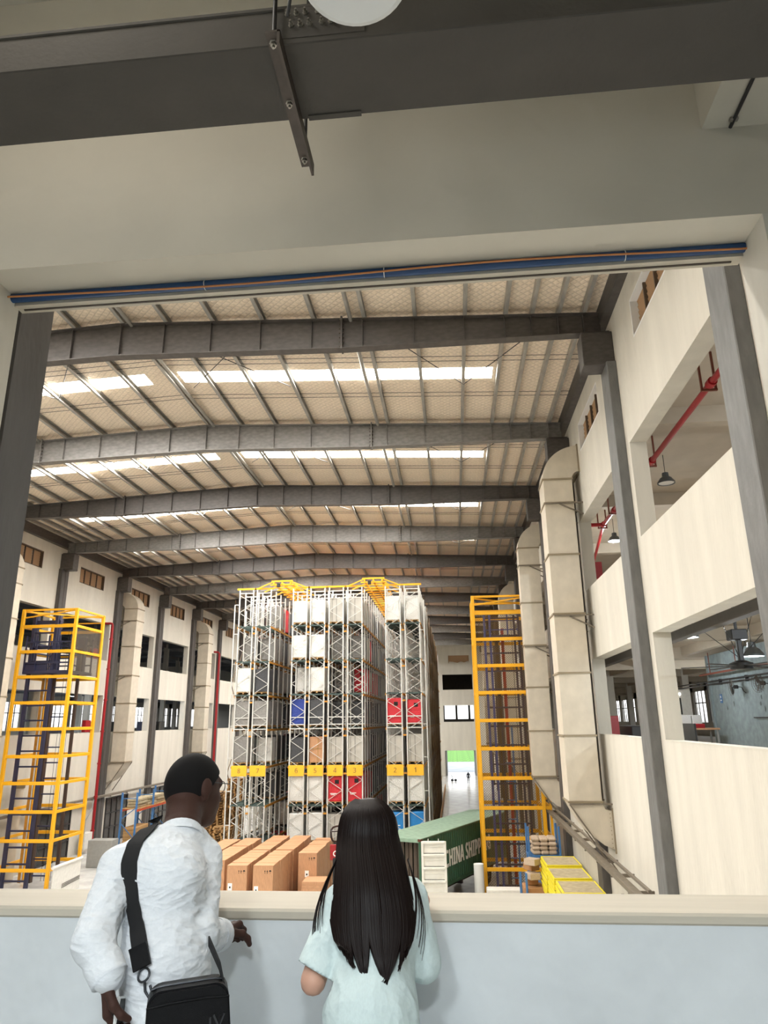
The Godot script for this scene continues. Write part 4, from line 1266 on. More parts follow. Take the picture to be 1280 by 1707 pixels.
	part("chassis_beam", Geo.new().bevel(Vector3(-1.74, 0.82, -6.1), Vector3(0.16, 0.34, 12.0), 0.02), M.chassis, c)
	for k in 6:
		part("cross_member", Geo.new().bevel(Vector3(-1.22, 0.9, -0.4 - 2.25 * k), Vector3(2.4, 0.2, 0.16), 0.015), M.chassis, c)
	for z in [-1.6, -2.9, -9.0]:
		part("axle", Geo.new().rod(Vector3(-2.3, 0.5, z), Vector3(-0.14, 0.5, z), 0.07, 8), M.chassis, c)
		for x in [-0.28, -2.16]:
			var wheel := part("tyre", Geo.new().lathe(PackedVector2Array([Vector2(0.22, -0.13), Vector2(0.44, -0.13), Vector2(0.5, -0.08), Vector2(0.5, 0.08), Vector2(0.44, 0.13), Vector2(0.22, 0.13)]), Vector3(x, 0.5, z), Basis(Vector3.BACK, PI / 2), 24), M.rubber, c)
			part("hub", Geo.new().lathe(PackedVector2Array([Vector2(0, -0.1), Vector2(0.22, -0.1), Vector2(0.22, 0.1), Vector2(0, 0.1)]), Vector3(x, 0.5, z), Basis(Vector3.BACK, PI / 2), 16), M.gunmetal, wheel)
	# rubbish under the trailer
	for k in 7:
		var p := Vector3(-0.9 + 0.33 * k, 0, -36.9 - 0.55 * k)
		var b := Basis(Vector3.UP, rng.randf() * 3.0) * Basis(Vector3.RIGHT, rng.randf_range(-0.3, 0.3))
		lone("scrap_bag", Geo.new().bevel(p + Vector3(0.4, 0.13, 0), Vector3(rng.randf_range(0.3, 0.6), 0.25, 0.35), 0.09, b), M.sack if k % 2 == 0 else M.carton, "crumpled scrap bag beside the trailer, %s along the container" % ["nearest", "second", "third", "fourth", "fifth", "sixth", "last"][k], "bag", "scrap bags beside the trailer")

func right_floor_goods() -> void:
	# stacks of yellow framed decks under the cable rail
	var stacks := [[-30.4, 2.97, "nearest"], [-32.9, 2.98, "middle"], [-35.6, 2.98, "farthest"]]
	for s in stacks.size():
		var n := 9
		for k in n:
			var y: float = stacks[s][1] - 0.16 * (n - 1 - k)
			var t := thing("framed_deck", "yellow framed board deck, %s from the top of the %s stack" % [["first", "second", "third", "fourth", "fifth", "sixth", "seventh", "eighth", "ninth"][n - 1 - k], stacks[s][2]], "deck", Vector3(4.5 + rng.randf_range(-0.03, 0.03), y, stacks[s][0] + rng.randf_range(-0.03, 0.03)), rng.randf_range(-0.012, 0.012), "stacked yellow framed decks")
			part("board", Geo.new().bevel(Vector3(0, 0.03, 0), Vector3(1.42, 0.03, 2.0), 0.006), M.board, t)
			for q in [-1.03, 1.03]:
				part("frame_rail", Geo.new().bevel(Vector3(0, 0, q), Vector3(1.52, 0.125, 0.07), 0.01), M.deck_yellow, t)
			for x in [-0.74, 0.74]:
				part("frame_rail", Geo.new().bevel(Vector3(x, 0, 0), Vector3(0.06, 0.12, 2.1), 0.01), M.deck_yellow, t)
	lone("pallet_stand", Geo.new().bevel(Vector3(4.5, 0.81, -33), Vector3(1.4, 1.62, 7.2), 0.02), M.carton, "brown carton block under the stacks of yellow decks", "carton")
	# blue rack holding sacks
	var r := thing("sack_rack", "small blue rack loaded with paper sacks between the yellow decks and the lift", "rack", Vector3(4.15, 0, -38.9))
	for x in [-0.75, 0.75]:
		for z in [-0.6, 0.6]:
			part("post", Geo.new().bevel(Vector3(x, 2.05, z), Vector3(0.09, 4.1, 0.09), 0.01), M.light_blue, r)
		part("brace", Geo.new().bar(Vector3(x, 2.6, -0.6), Vector3(x, 3.6, 0.6), 0.05, 0.05), M.light_blue, r)
		part("brace", Geo.new().bar(Vector3(x, 1.2, 0.6), Vector3(x, 2.4, -0.6), 0.05, 0.05), M.light_blue, r)
	for y in [1.4, 2.75]:
		part("shelf", Geo.new().bevel(Vector3(0, y, 0), Vector3(1.6, 0.1, 1.3), 0.01), M.light_blue, r)
	for k in 12:
		var p := Vector3(3.75 + 0.4 * (k % 3), 2.9 + 0.2 * (k / 3), -38.75 + rng.randf_range(-0.05, 0.05))
		lone("paper_sack", Geo.new().bevel(p, Vector3(0.42, 0.19, 0.9), 0.07, Basis(Vector3.UP, rng.randf_range(-0.08, 0.08))), M.sack, "paper sack in the %s column, %s layer on the blue rack" % [["lift side", "middle", "wall side"][k % 3], ["bottom", "second", "third", "top"][k / 3]], "sack", "paper sacks on the blue rack")
	for k in 4:
		lone("waste_carton", Geo.new().bevel(Vector3(3.35, 1.9 + 0.3 * k, -37.2 + 0.5 * (k % 2)), Vector3(0.5, 0.28, 0.6), 0.02, Basis(Vector3.UP, 0.3 * k)), M.carton if k % 2 == 0 else M.sack, "loose carton piled beside the blue sack rack, %s in the pile" % ["lowest", "second", "third", "topmost"][k], "carton", "loose cartons beside the sack rack")
	lone("carton_base", Geo.new().bevel(Vector3(3.35, 0.87, -37.0), Vector3(0.9, 1.74, 1.2), 0.03), M.carton, "big brown carton under the loose cartons by the sack rack", "carton")
	for q in [[3.0, -36.2], [2.75, -36.5]]:
		lone("blue_post", Geo.new().bevel(Vector3(q[0], 1.2, q[1]), Vector3(0.1, 2.4, 0.1), 0.01).box(Vector3(q[0], 0.03, q[1]), Vector3(0.3, 0.06, 0.3)), M.light_blue, "short blue steel post %s the blue sack rack" % ("standing farthest from" if q[0] < 2.9 else "standing nearest to"), "post", "short blue posts")
	lone("white_cabinet", Geo.new().bevel(Vector3(2.0, 0.75, -37.5), Vector3(1.6, 1.5, 0.7), 0.03), M.panel_white, "low white cabinet at the foot of the wire panelled lift", "cabinet")
	lone("white_roll", Geo.new().rod(Vector3(0.95, 0.02, -40.9), Vector3(0.95, 1.95, -40.9), 0.26, 16), M.white_print, "white rolled sheet standing beside the wire panelled lift", "roll")
	# rail along the wall with its brackets
	var t := thing("cable_rail", "long grey double rail on brackets running along the duct side wall", "rail")
	part("upper_rail", Geo.new().bevel(Vector3(5.15, 4.62, -33), Vector3(0.09, 0.09, 22), 0.01), M.tray, t)
	part("lower_rail", Geo.new().bevel(Vector3(4.95, 4.4, -33), Vector3(0.24, 0.16, 22), 0.01), M.tray, t)
	for k in 9:
		part("bracket", Geo.new().bar(Vector3(4.85, 4.3, -23.4 - 2.4 * k), Vector3(5.6, 4.3, -23.4 - 2.4 * k), 0.08, 0.1), M.tray, t)
	lone("fire_hose_box", Geo.new().bevel(Vector3(5.45, 2.6, -26.6), Vector3(0.28, 1.0, 0.8), 0.02), M.red_paint, "red hose box low on the duct side wall behind the long rail", "hose box")
	lone("wall_door_frame", Geo.new().bevel(Vector3(5.53, 1.7, -26.4), Vector3(0.12, 3.4, 2.4), 0.02), M.window_frame, "dark door frame low on the duct side wall", "door frame")

func left_floor_goods() -> void:
	var t := thing("cable_tray", "grey cable tray running along the far racking wall above the windows", "cable tray")
	part("tray", Geo.new().bevel(Vector3(-28.0, 3.78, -60), Vector3(0.24, 0.16, 42), 0.01), M.tray, t)
	for k in 14:
		part("bracket", Geo.new().bar(Vector3(-28.4, 3.66, -40.5 - 3.0 * k), Vector3(-27.9, 3.66, -40.5 - 3.0 * k), 0.06, 0.06), M.tray, t)
	for q in [[-49.2, -53.2, "behind the open lift"], [-58.7, -62.5, "beside the blue and orange rack"], [-67.5, -71.5, "beyond the blue and orange rack"]]:
		var w := thing("window_%d" % (40 + counts.get("low", 0)), "tall dark paned factory window low on the wall " + q[2], "window", Vector3.ZERO, 0, "", "structure")
		counts.low = counts.get("low", 0) + 1
		var f := Geo.new()
		var zc: float = (q[0] + q[1]) * 0.5
		var wd: float = q[0] - q[1]
		for k in 5:
			f.box(Vector3(-28.36, 1.75, q[1] + wd * k / 4.0), Vector3(0.12, 3.5, 0.09))
		for y in [0.1, 1.2, 2.3, 3.45]:
			f.box(Vector3(-28.36, y, zc), Vector3(0.12, 0.09, wd))
		part("window_frame", f, M.pipe_dark, w)
		for k in 4:
			for j in 3:
				part("pane", Geo.new().box(Vector3(-28.37, 0.65 + 1.1 * j + 0.03, q[1] + wd * (k + 0.5) / 4.0), Vector3(0.03, 1.04, wd / 4.0 - 0.08)), M.dark_glass, w)
	var pp := thing("red_standpipe", "red standpipe climbing the wall beside the dark column behind the open lift", "pipe")
	part("pipe", Geo.new().rod(Vector3(-27.75, 0.2, -55.6), Vector3(-27.75, 17.0, -55.6), 0.11, 10), M.red_paint, pp)
	part("elbow", Geo.new().tube(PackedVector3Array([Vector3(-27.75, 17.0, -55.6), Vector3(-27.78, 17.15, -55.6), Vector3(-27.95, 17.2, -55.6), Vector3(-28.4, 17.2, -55.6)]), 0.1, 10), M.red_paint, pp)
	for k in 7:
		part("clamp", Geo.new().lathe(PackedVector2Array([Vector2(0.1, -0.06), Vector2(0.15, -0.06), Vector2(0.15, 0.06), Vector2(0.1, 0.06)]), Vector3(-27.75, 1.5 + 2.4 * k, -55.6), Basis.IDENTITY, 12), M.red_paint, pp)
	var p2 := thing("red_standpipe", "red standpipe on the far racking wall nearest the rack numbered eight", "pipe")
	part("pipe", Geo.new().rod(Vector3(-27.75, 0.2, -83.0), Vector3(-27.75, 17.2, -83.0), 0.13, 10), M.red_paint, p2)
	part("elbow", Geo.new().tube(PackedVector3Array([Vector3(-27.75, 17.2, -83.0), Vector3(-27.9, 17.35, -83.0), Vector3(-28.4, 17.4, -83.0)]), 0.12, 10), M.red_paint, p2)
	for q in [[14.65, -55.0, "upper"], [9.1, -55.0, "middle"], [14.6, -82.2, "upper far"], [9.1, -82.2, "lower far"]]:
		lone("hose_cabinet", Geo.new().bevel(Vector3(-28.75, q[0], q[1] + 0.1), Vector3(0.3, 0.9, 0.8), 0.02), M.red_paint, "red hose cabinet on the %s open storey beside the standpipe" % q[2], "hose cabinet", "red hose cabinets")
	var e := thing("electric_box", "white electric switch box on the wall at the foot of the red standpipe", "switch box", Vector3(-27.9, 0, -54.9))
	part("box", Geo.new().bevel(Vector3(0, 0.9, 0), Vector3(0.5, 1.1, 1.1), 0.02), M.panel_white, e)
	part("warning_mark", Geo.new().prism(PackedVector2Array([Vector2(-0.15, 0.8), Vector2(0.15, 0.8), Vector2(0, 1.06)]), 0.552, 0.56), M.label_yellow, e)
	lone("grey_cabinet", Geo.new().bevel(Vector3(-24.2, 0.85, -50.2), Vector3(1.7, 1.7, 1.0), 0.03), M.putty_grey, "grey steel cabinet on the floor beside the open lift", "cabinet")
	var c := thing("conduit", "bent grey conduit on the wall beside the red standpipe", "conduit")
	part("pipe", Geo.new().tube(PackedVector3Array([Vector3(-27.8, 0.6, -54.4), Vector3(-27.8, 2.3, -54.4), Vector3(-27.8, 2.6, -54.7), Vector3(-27.8, 3.1, -55.3), Vector3(-27.8, 3.7, -55.4)]), 0.06, 8), M.putty_grey, c)
	var rp := thing("duct_riser", "pale round riser pipe behind the open lift", "pipe")
	part("pipe", Geo.new().rod(Vector3(-27.7, 0, -45.2), Vector3(-27.7, 5.6, -45.2), 0.3, 16), M.duct, rp)
	part("collar", Geo.new().lathe(PackedVector2Array([Vector2(0.3, 5.4), Vector2(0.36, 5.4), Vector2(0.36, 5.6), Vector2(0.3, 5.6)]), Vector3(-27.7, 0, -45.2), Basis.IDENTITY, 16), M.duct_flange, rp)
	var wp := thing("roller_screen", "white roller screen panel beside the open lift with dark stripes at its foot", "screen", Vector3(-22.5, 0, -41.0))
	part("panel", Geo.new().bevel(Vector3(0, 0.78, -1.5), Vector3(0.06, 1.56, 3.0), 0.01), M.panel_white, wp)
	part("roller", Geo.new().rod(Vector3(0, 1.6, 0.1), Vector3(0, 1.6, -3.1), 0.09, 12), M.panel_white, wp)
	for k in 3:
		part("stripe", Geo.new().bar(Vector3(0.04, 0.42 + 0.08 * k, -1.0), Vector3(0.04, 0.52 + 0.08 * k, -2.95), 0.02, 0.025), M.pipe_dark, wp)
	# blue and orange pallet rack with timber
	var r := thing("timber_rack", "blue and orange pallet rack holding timber along the far racking wall", "rack", Vector3(-23.2, 0, -52))
	for k in 4:
		for x in [-0.75, 0.35]:
			part("upright", Geo.new().bevel(Vector3(x, 2.25, -2.9 * k), Vector3(0.12, 4.5, 0.12), 0.012), M.light_blue, r)
		for q in [[-0.75, 0.4, 0.35, 1.4], [0.35, 1.4, -0.75, 2.5], [-0.75, 2.7, 0.35, 3.5], [-0.75, 4.1, 0.35, 4.1]]:
			part("brace", Geo.new().bar(Vector3(q[0], q[1], -2.9 * k), Vector3(q[2], q[3], -2.9 * k), 0.05, 0.05), M.light_blue, r)
	for y in [1.0, 3.3]:
		for x in [-0.75, 0.4]:
			part("beam", Geo.new().bevel(Vector3(x, y, -4.35), Vector3(0.08, 0.16, 8.8), 0.01), M.orange, r)
		for k in 16:
			part("slat", Geo.new().box(Vector3(-0.18, y + 0.1, -0.3 - 0.55 * k), Vector3(1.3, 0.05, 0.3)), M.pallet_wood, r)
	for k in 10:
		lone("timber_bundle", Geo.new().bevel(Vector3(-23.4 + 0.04 * (k % 2), 3.53 + 0.2 * (k % 3) , -53.3 - 0.85 * (k / 3) * 2.0), Vector3(0.84, 0.17, 1.5), 0.02), M.board, "pale timber bundle on the upper shelf of the blue rack, %s" % ["one low front", "one above it", "topmost front", "second low", "second above", "second topmost", "third low", "third above", "third topmost", "last"][k], "timber", "timber bundles on the rack")
	for k in 5:
		lone("pallet", Geo.new().bevel(Vector3(-23.38, 1.23 + 0.205 * k, -53.4), Vector3(0.84, 0.2, 2.4), 0.03), M.pallet_wood, "wooden pallet on the lower shelf of the blue rack, %s from the bottom" % ["first", "second", "third", "fourth", "fifth"][k], "pallet", "pallets on the lower rack shelf")
	# pallets piled against the racks
	var spot := 0
	for q in [[-17.7, -55.0, 24], [-16.7, -53.0, 12], [-18.9, -57.5, 22], [-17.3, -57.6, 28]]:
		for k in q[2]:
			var o := thing("wooden_pallet", "pallet in the %s pile left of rack eight, layer %s up" % [["front", "lowest", "rear", "rack side"][spot], WORDS[k + 1]], "pallet", Vector3(q[0] + rng.randf_range(-0.06, 0.06), 0.18 * k, q[1] + rng.randf_range(-0.05, 0.05)), rng.randf_range(-0.06, 0.06), "piled wooden pallets")
			if not M.has("pallet_mesh"):
				var pg := Geo.new()
				for j in 5:
					pg.box(Vector3(-0.5 + 0.25 * j, 0.15, 0), Vector3(0.14, 0.025, 1.2))
					if j % 2 == 0:
						pg.box(Vector3(-0.5 + 0.25 * j, 0.015, 0), Vector3(0.14, 0.025, 1.2))
				M.pallet_mesh = pg.mesh()
				var pb := Geo.new()
				for z in [-0.52, 0.0, 0.52]:
					for x in [-0.5, 0.0, 0.5]:
						pb.box(Vector3(x, 0.08, z), Vector3(0.14, 0.11, 0.12))
				M.pallet_blocks = pb.mesh()
			put("deck_boards", M.pallet_mesh, M.pallet_wood, o)
			stuff(put("block", M.pallet_blocks, M.pallet_wood, o))
		spot += 1

# ---------------------------------------------------------------- things on the open storeys
func pendant(at: Vector3, lit: bool, label: String, energy := 8.0) -> void:
	var t := thing("pendant_lamp", label, "lamp", at, 0, "pendant lamps on the open storeys")
	part("shade", Geo.new().lathe(PackedVector2Array([Vector2(0.05, 0.42), Vector2(0.11, 0.4), Vector2(0.12, 0.26), Vector2(0.2, 0.2), Vector2(0.3, 0.06), Vector2(0.31, 0.0), Vector2(0.29, 0.0), Vector2(0.27, 0.06), Vector2(0.1, 0.2)]), Vector3.ZERO, Basis.IDENTITY, 24), M.lamp_metal, t)
	part("diffuser", Geo.new().lathe(PackedVector2Array([Vector2(0, 0.02), Vector2(0.26, 0.02), Vector2(0.26, 0.05), Vector2(0, 0.06)]), Vector3.ZERO, Basis.IDENTITY, 24), M.led if lit else M.white_frame, t)
	part("cord", Geo.new().rod(Vector3(0, 0.4, 0), Vector3(0, 1.1, 0), 0.012, 6), M.pipe_dark, t)
	if lit:
		bulb(at + Vector3(0, -0.1, 0), energy)

func wall_fan(at: Vector3, turn: float, label: String) -> void:
	var t := thing("wall_fan", label, "fan", at, turn, "wall fans")
	for k in 5:
		part("cage_ring", Geo.new().ring(Vector3(0, 0, 0.04 * absf(k - 2.0)), Vector3.BACK, 0.36 - 0.07 * k + 0.02, 0.006, 22, 5), M.fan_wire, t)
	var sp := Geo.new()
	for k in 18:
		var a := TAU * k / 18.0
		sp.rod(Vector3(cos(a), sin(a), 0) * 0.08 + Vector3(0, 0, 0.08), Vector3(cos(a), sin(a), 0) * 0.38, 0.004, 4)
		sp.rod(Vector3(cos(a), sin(a), 0) * 0.08 + Vector3(0, 0, -0.1), Vector3(cos(a), sin(a), 0) * 0.38, 0.004, 4)
	part("cage_spokes", sp, M.fan_wire, t)
	for k in 3:
		part("blade", Geo.new().box(Vector3(cos(TAU * k / 3.0), sin(TAU * k / 3.0), 0) * 0.18, Vector3(0.3, 0.14, 0.01), Basis(Vector3.BACK, TAU * k / 3.0) * Basis(Vector3.RIGHT, 0.4)), M.fan_wire, t)
	part("motor", Geo.new().bevel(Vector3(0, 0, -0.16), Vector3(0.16, 0.16, 0.2), 0.03), M.black, t)
	part("arm", Geo.new().tube(PackedVector3Array([Vector3(0, 0, -0.25), Vector3(0, -0.02, -0.4), Vector3(0, -0.2, -0.46), Vector3(0, -0.28, -0.55)]), 0.02, 6), M.black, t)

func storey_things() -> void:
	# partition with pipes and fans on the second storey behind the duct wall
	var p := thing("wall_partition", "stained blue grey partition wall on the second storey behind the duct wall", "wall", Vector3.ZERO, 0, "", "structure")
	part("partition_face", Geo.new().span(Vector3(13.0, 7.5, -38), Vector3(13.2, 12.2, -8)), M.partition, p)
	part("edge_post", Geo.new().span(Vector3(12.92, 7.5, -38.15), Vector3(13.22, 12.2, -37.9)), M.partition, p)
	for k in 16:
		var z := -36.5 + rng.randf() * 12.0
		var y := 8.7 + rng.randf() * 1.7
		var poly := PackedVector2Array()
		for j in 7:
			var a := TAU * j / 7.0
			poly.append(Vector2(cos(a) * rng.randf_range(0.04, 0.1), sin(a) * rng.randf_range(0.05, 0.16)))
		part("stain_patch", Geo.new().prism(poly, 0, 0.004, Transform3D(Basis(Vector3.UP, -PI / 2), Vector3(12.998, y, z))), M.stain, p)
	var q := thing("pipe_run", "pair of dark pipes along the stained partition wall", "pipes")
	for y in [10.9, 10.76]:
		part("pipe", Geo.new().rod(Vector3(12.88, y, -52), Vector3(12.88, y, -10), 0.035, 8), M.pipe_dark, q)
	for k in 9:
		part("clamp", Geo.new().box(Vector3(12.92, 10.83, -14.0 - 3.2 * k), Vector3(0.14, 0.26, 0.06)), M.pipe_dark, q)
	part("drop_pipe", Geo.new().rod(Vector3(12.88, 10.9, -38.2), Vector3(12.88, 9.0, -38.2), 0.03, 8), M.pipe_dark, q)
	var rp := thing("rusty_pipe", "rust red pipe hung above the dark pipes on the second storey", "pipe")
	part("pipe", Geo.new().rod(Vector3(12.4, 11.2, -37.6), Vector3(12.4, 11.2, -10), 0.05, 8), M.pipe_rust, rp)
	for k in 8:
		part("hanger", Geo.new().box(Vector3(12.4, 11.7, -13.0 - 3.3 * k), Vector3(0.03, 1.0, 0.05)), M.pipe_rust, rp)
	wall_fan(Vector3(12.5, 10.48, -33.9), -PI / 2 - 0.5, "small wall fan on the stained partition nearer the column")
	wall_fan(Vector3(12.45, 10.5, -30.8), -PI / 2 + 0.25, "wall fan on the stained partition nearest the frame edge")
	var sg := thing("blue_notice", "small blue notice plate on the stained partition", "notice", Vector3(12.985, 10.05, -36.8))
	part("plate", Geo.new().box(Vector3.ZERO, Vector3(0.02, 0.42, 0.28)), M.light_blue, sg)
	part("print", Geo.new().box(Vector3(-0.012, 0.08, 0), Vector3(0.01, 0.1, 0.1)).box(Vector3(-0.012, -0.08, 0), Vector3(0.01, 0.05, 0.16)), M.white_print, sg)
	var bar := thing("hand_rail", "thin dark rail fixed on the stained partition under the nearer wall fan", "rail")
	part("rail", Geo.new().rod(Vector3(12.9, 9.15, -33), Vector3(12.9, 9.15, -27), 0.025, 8), M.pipe_dark, bar)
	for z in [-33.0, -30.0, -27.0]:
		part("foot", Geo.new().rod(Vector3(12.9, 9.15, z), Vector3(13.0, 9.15, z), 0.02, 6), M.pipe_dark, bar)
	# large ceiling fan
	var f := thing("ceiling_fan", "large black ceiling fan with long blades on the second storey", "fan", Vector3(7.7, 10.5, -20.0))
	part("mount", Geo.new().bevel(Vector3(0, 0.82, 0), Vector3(0.42, 0.28, 0.42), 0.02), M.black, f)
	part("down_rod", Geo.new().bevel(Vector3(0.02, 0.4, 0), Vector3(0.13, 0.6, 0.13), 0.02).bevel(Vector3(0, 1.6, 0), Vector3(0.07, 1.3, 0.07), 0.01), M.black, f)
	part("hub", Geo.new().lathe(PackedVector2Array([Vector2(0, -0.09), Vector2(0.28, -0.09), Vector2(0.3, 0.07), Vector2(0.12, 0.14), Vector2(0, 0.14)]), Vector3.ZERO, Basis.IDENTITY, 20), M.black, f)
	for k in 6:
		var a := TAU * k / 6.0 + 0.35
		var d := Vector3(cos(a), 0, sin(a))
		part("blade", Geo.new().bar(d * 0.25, d * 1.5, 0.14, 0.02), M.pipe_dark, f)
	for k in 4:
		var a := TAU * k / 4.0 + 0.7
		part("stay_wire", Geo.new().rod(Vector3(0, 0.2, 0), Vector3(cos(a) * 1.7, 1.75, sin(a) * 1.7), 0.01, 5), M.pipe_dark, f)
	lone("steel_channel", Geo.new().bevel(Vector3(6.65, 11.5, -24), Vector3(0.3, 0.26, 34), 0.02), M.girder, "dark steel channel under the slab just inside the second storey opening", "channel")
	lone("black_board", Geo.new().bevel(Vector3(6.55, 8.72, -21.45), Vector3(0.05, 0.62, 1.3), 0.01), M.black, "black board standing on the parapet beside the second storey pillar", "board")
	lone("black_counter", Geo.new().bevel(Vector3(7.2, 8.45, -31.0), Vector3(0.8, 0.9, 3.6), 0.03), M.black, "long black counter inside the second storey behind the red cabinet", "counter")
	for q2 in [[8.92, -30.75, "second"], [15.25, -30.9, "third"]]:
		var h := thing("hose_cabinet", "red hose cabinet on the duct wall parapet of the %s storey" % q2[1 + 1], "hose cabinet", Vector3(6.35, q2[0], q2[1]), 0, "red hose cabinets")
		part("box", Geo.new().bevel(Vector3.ZERO, Vector3(0.34, 0.74, 1.6), 0.015), M.red_paint, h)
		part("door", Geo.new().bevel(Vector3(-0.18, 0, 0), Vector3(0.03, 0.66, 1.45), 0.008), M.red_paint, h)
	# clutter beyond the pillar
	var c := thing("glass_cabinet", "white cabinet with a dark window at the end of the second storey aisle", "cabinet", Vector3(12.2, 7.5, -42.5))
	part("body", Geo.new().bevel(Vector3(0, 1.6, 0), Vector3(2.0, 3.2, 1.0), 0.03), M.panel_white, c)
	part("window", Geo.new().bevel(Vector3(-0.1, 2.3, 0.51), Vector3(1.1, 0.9, 0.03), 0.01), M.dark_glass, c)
	part("light_strip", Geo.new().bevel(Vector3(-0.1, 2.95, 0.52), Vector3(1.1, 0.12, 0.04), 0.01), M.led, c)
	for k in 3:
		lone("plastic_bin", Geo.new().bevel(Vector3(10.9 + 0.5 * k, 9.0, -37.6), Vector3(0.46, 0.6, 0.5), 0.03), M.wrap_white, "clear wrapped bin on the work table, %s the pillar" % ["nearest", "second from", "third from"][k], "bin", "wrapped bins on the table")
	var tb := thing("work_table", "pale work table with a yellow brown edge inside the second storey", "table", Vector3(11.4, 7.5, -37.0))
	part("top", Geo.new().bevel(Vector3(0, 1.15, 0), Vector3(2.4, 0.08, 1.2), 0.01), M.ply_top, tb)
	for x in [-1.1, 1.1]:
		for z in [-0.5, 0.5]:
			part("leg", Geo.new().box(Vector3(x, 0.55, z), Vector3(0.08, 1.1, 0.08)), M.putty_grey, tb)
	lone("red_tray", Geo.new().bevel(Vector3(11.5, 8.78, -36.7), Vector3(0.9, 0.22, 0.5), 0.03), M.red_paint, "red tray on the pale work table", "tray")
	# sprinkler pipe with hangers on the third storey
	var s := thing("sprinkler_pipe", "bright red sprinkler pipe on hangers under the third storey ceiling", "pipe")
	part("pipe", Geo.new().rod(Vector3(7.0, 17.55, -8), Vector3(7.0, 17.55, -31.2), 0.085, 10), M.red_paint, s)
	part("branch_pipe", Geo.new().rod(Vector3(7.0, 17.55, -31.2), Vector3(5.7, 17.55, -31.2), 0.085, 10), M.red_paint, s)
	part("branch_pipe", Geo.new().rod(Vector3(7.0, 17.55, -31.2), Vector3(8.4, 17.5, -42), 0.07, 10), M.red_paint, s)
	for k in 4:
		var z := -17.3 - 5.8 * k if k < 3 else -31.2
		part("coupling", Geo.new().lathe(PackedVector2Array([Vector2(0.08, -0.12), Vector2(0.125, -0.12), Vector2(0.125, 0.12), Vector2(0.08, 0.12)]), Vector3(7.0, 17.55, z), Basis(Vector3.RIGHT, PI / 2), 12), M.red_paint, s)
		part("hanger", Geo.new().box(Vector3(6.82, 18.0, z - 0.2), Vector3(0.05, 1.1, 0.06)).box(Vector3(7.18, 18.0, z - 0.2), Vector3(0.05, 1.1, 0.06)).box(Vector3(7.0, 17.44, z - 0.2), Vector3(0.42, 0.06, 0.06)), M.pipe_rust, s)
	pendant(Vector3(7.9, 17.25, -24.7), false, "unlit grey pendant lamp under the third storey ceiling")
	pendant(Vector3(7.9, 17.25, -33.2), true, "lit pendant lamp under the third storey ceiling beyond the second column", 6)
	pendant(Vector3(7.6, 11.65, -23.6), true, "lit pendant lamp just inside the second storey opening", 3)
	pendant(Vector3(8.6, 10.85, -21.4), true, "lit pendant lamp beside the large ceiling fan", 3)
	pendant(Vector3(9.6, 11.5, -34.4), true, "lit pendant lamp over the black counter", 3)
	for q3 in [[12.0, 17.2, -18.0], [12.0, 17.2, -36.0], [15.5, 11.6, -44.0], [10.0, 11.6, -14.0], [-33.0, 11.6, -60.0], [-33.0, 11.6, -72.0]]:
		pendant(Vector3(q3[0], q3[1], q3[2]), true, "lit pendant lamp deep in the open storey %s" % ("behind the duct wall, %s" % ["third storey near", "third storey far", "second storey far", "second storey near"][[[12.0, -18.0], [12.0, -36.0], [15.5, -44.0], [10.0, -14.0]].find([q3[0], q3[2]])] if q3[0] > 0 else "behind the far racking wall, %s" % ("nearer" if q3[2] > -65 else "farther")), 6)
	for k in 2:
		var g := thing("ceiling_fan", "dark ceiling fan seen through the %s second storey bay of the far racking wall" % ["nearer", "farther"][k], "fan", Vector3(-30.4, 10.6, [-61.5, -70.6][k]))
		part("down_rod", Geo.new().rod(Vector3.ZERO, Vector3(0, 1.6, 0), 0.05, 8), M.black, g)
		part("hub", Geo.new().lathe(PackedVector2Array([Vector2(0, -0.08), Vector2(0.2, -0.08), Vector2(0.2, 0.08), Vector2(0, 0.08)]), Vector3.ZERO, Basis.IDENTITY, 14), M.black, g)
		for j in 3:
			var a := TAU * j / 3.0
			part("blade", Geo.new().bar(Vector3(cos(a), 0, sin(a)) * 0.2, Vector3(cos(a), 0, sin(a)) * 0.9, 0.16, 0.02), M.black, g)
	# dark blue carts in the open bays of the far wall
	for k in 4:
		lone("storage_cart", Geo.new().bevel(Vector3(-30.5, 8.5, [-60.6, -63.2, -70.0, -72.6][k]), Vector3(1.2, 1.9, 1.5), 0.04), M.navy_frame if k % 2 == 0 else M.dark_glass, "dark storage cart on the open second storey opposite, %s along the wall" % ["nearest", "second", "third", "farthest"][k], "cart", "dark carts on the second storey")
	# hand truck near the far door
	var ht := thing("hand_truck", "small dark hand truck on the hall floor near the far doorway", "hand truck", Vector3(-0.7, 0, -118))
	ht.scale = Vector3(0.7, 0.7, 0.7)
	part("frame", Geo.new().box(Vector3(0, 0.7, 0), Vector3(0.08, 1.3, 0.08), Basis(Vector3.BACK, 0.3)).box(Vector3(0.4, 0.25, 0), Vector3(0.9, 0.12, 0.4)), M.black, ht)
	for x in [-0.1, 0.7]:
		part("wheel", Geo.new().lathe(PackedVector2Array([Vector2(0, -0.06), Vector2(0.26, -0.06), Vector2(0.26, 0.06), Vector2(0, 0.06)]), Vector3(x, 0.26, 0), Basis(Vector3.RIGHT, PI / 2), 14), M.rubber, ht)

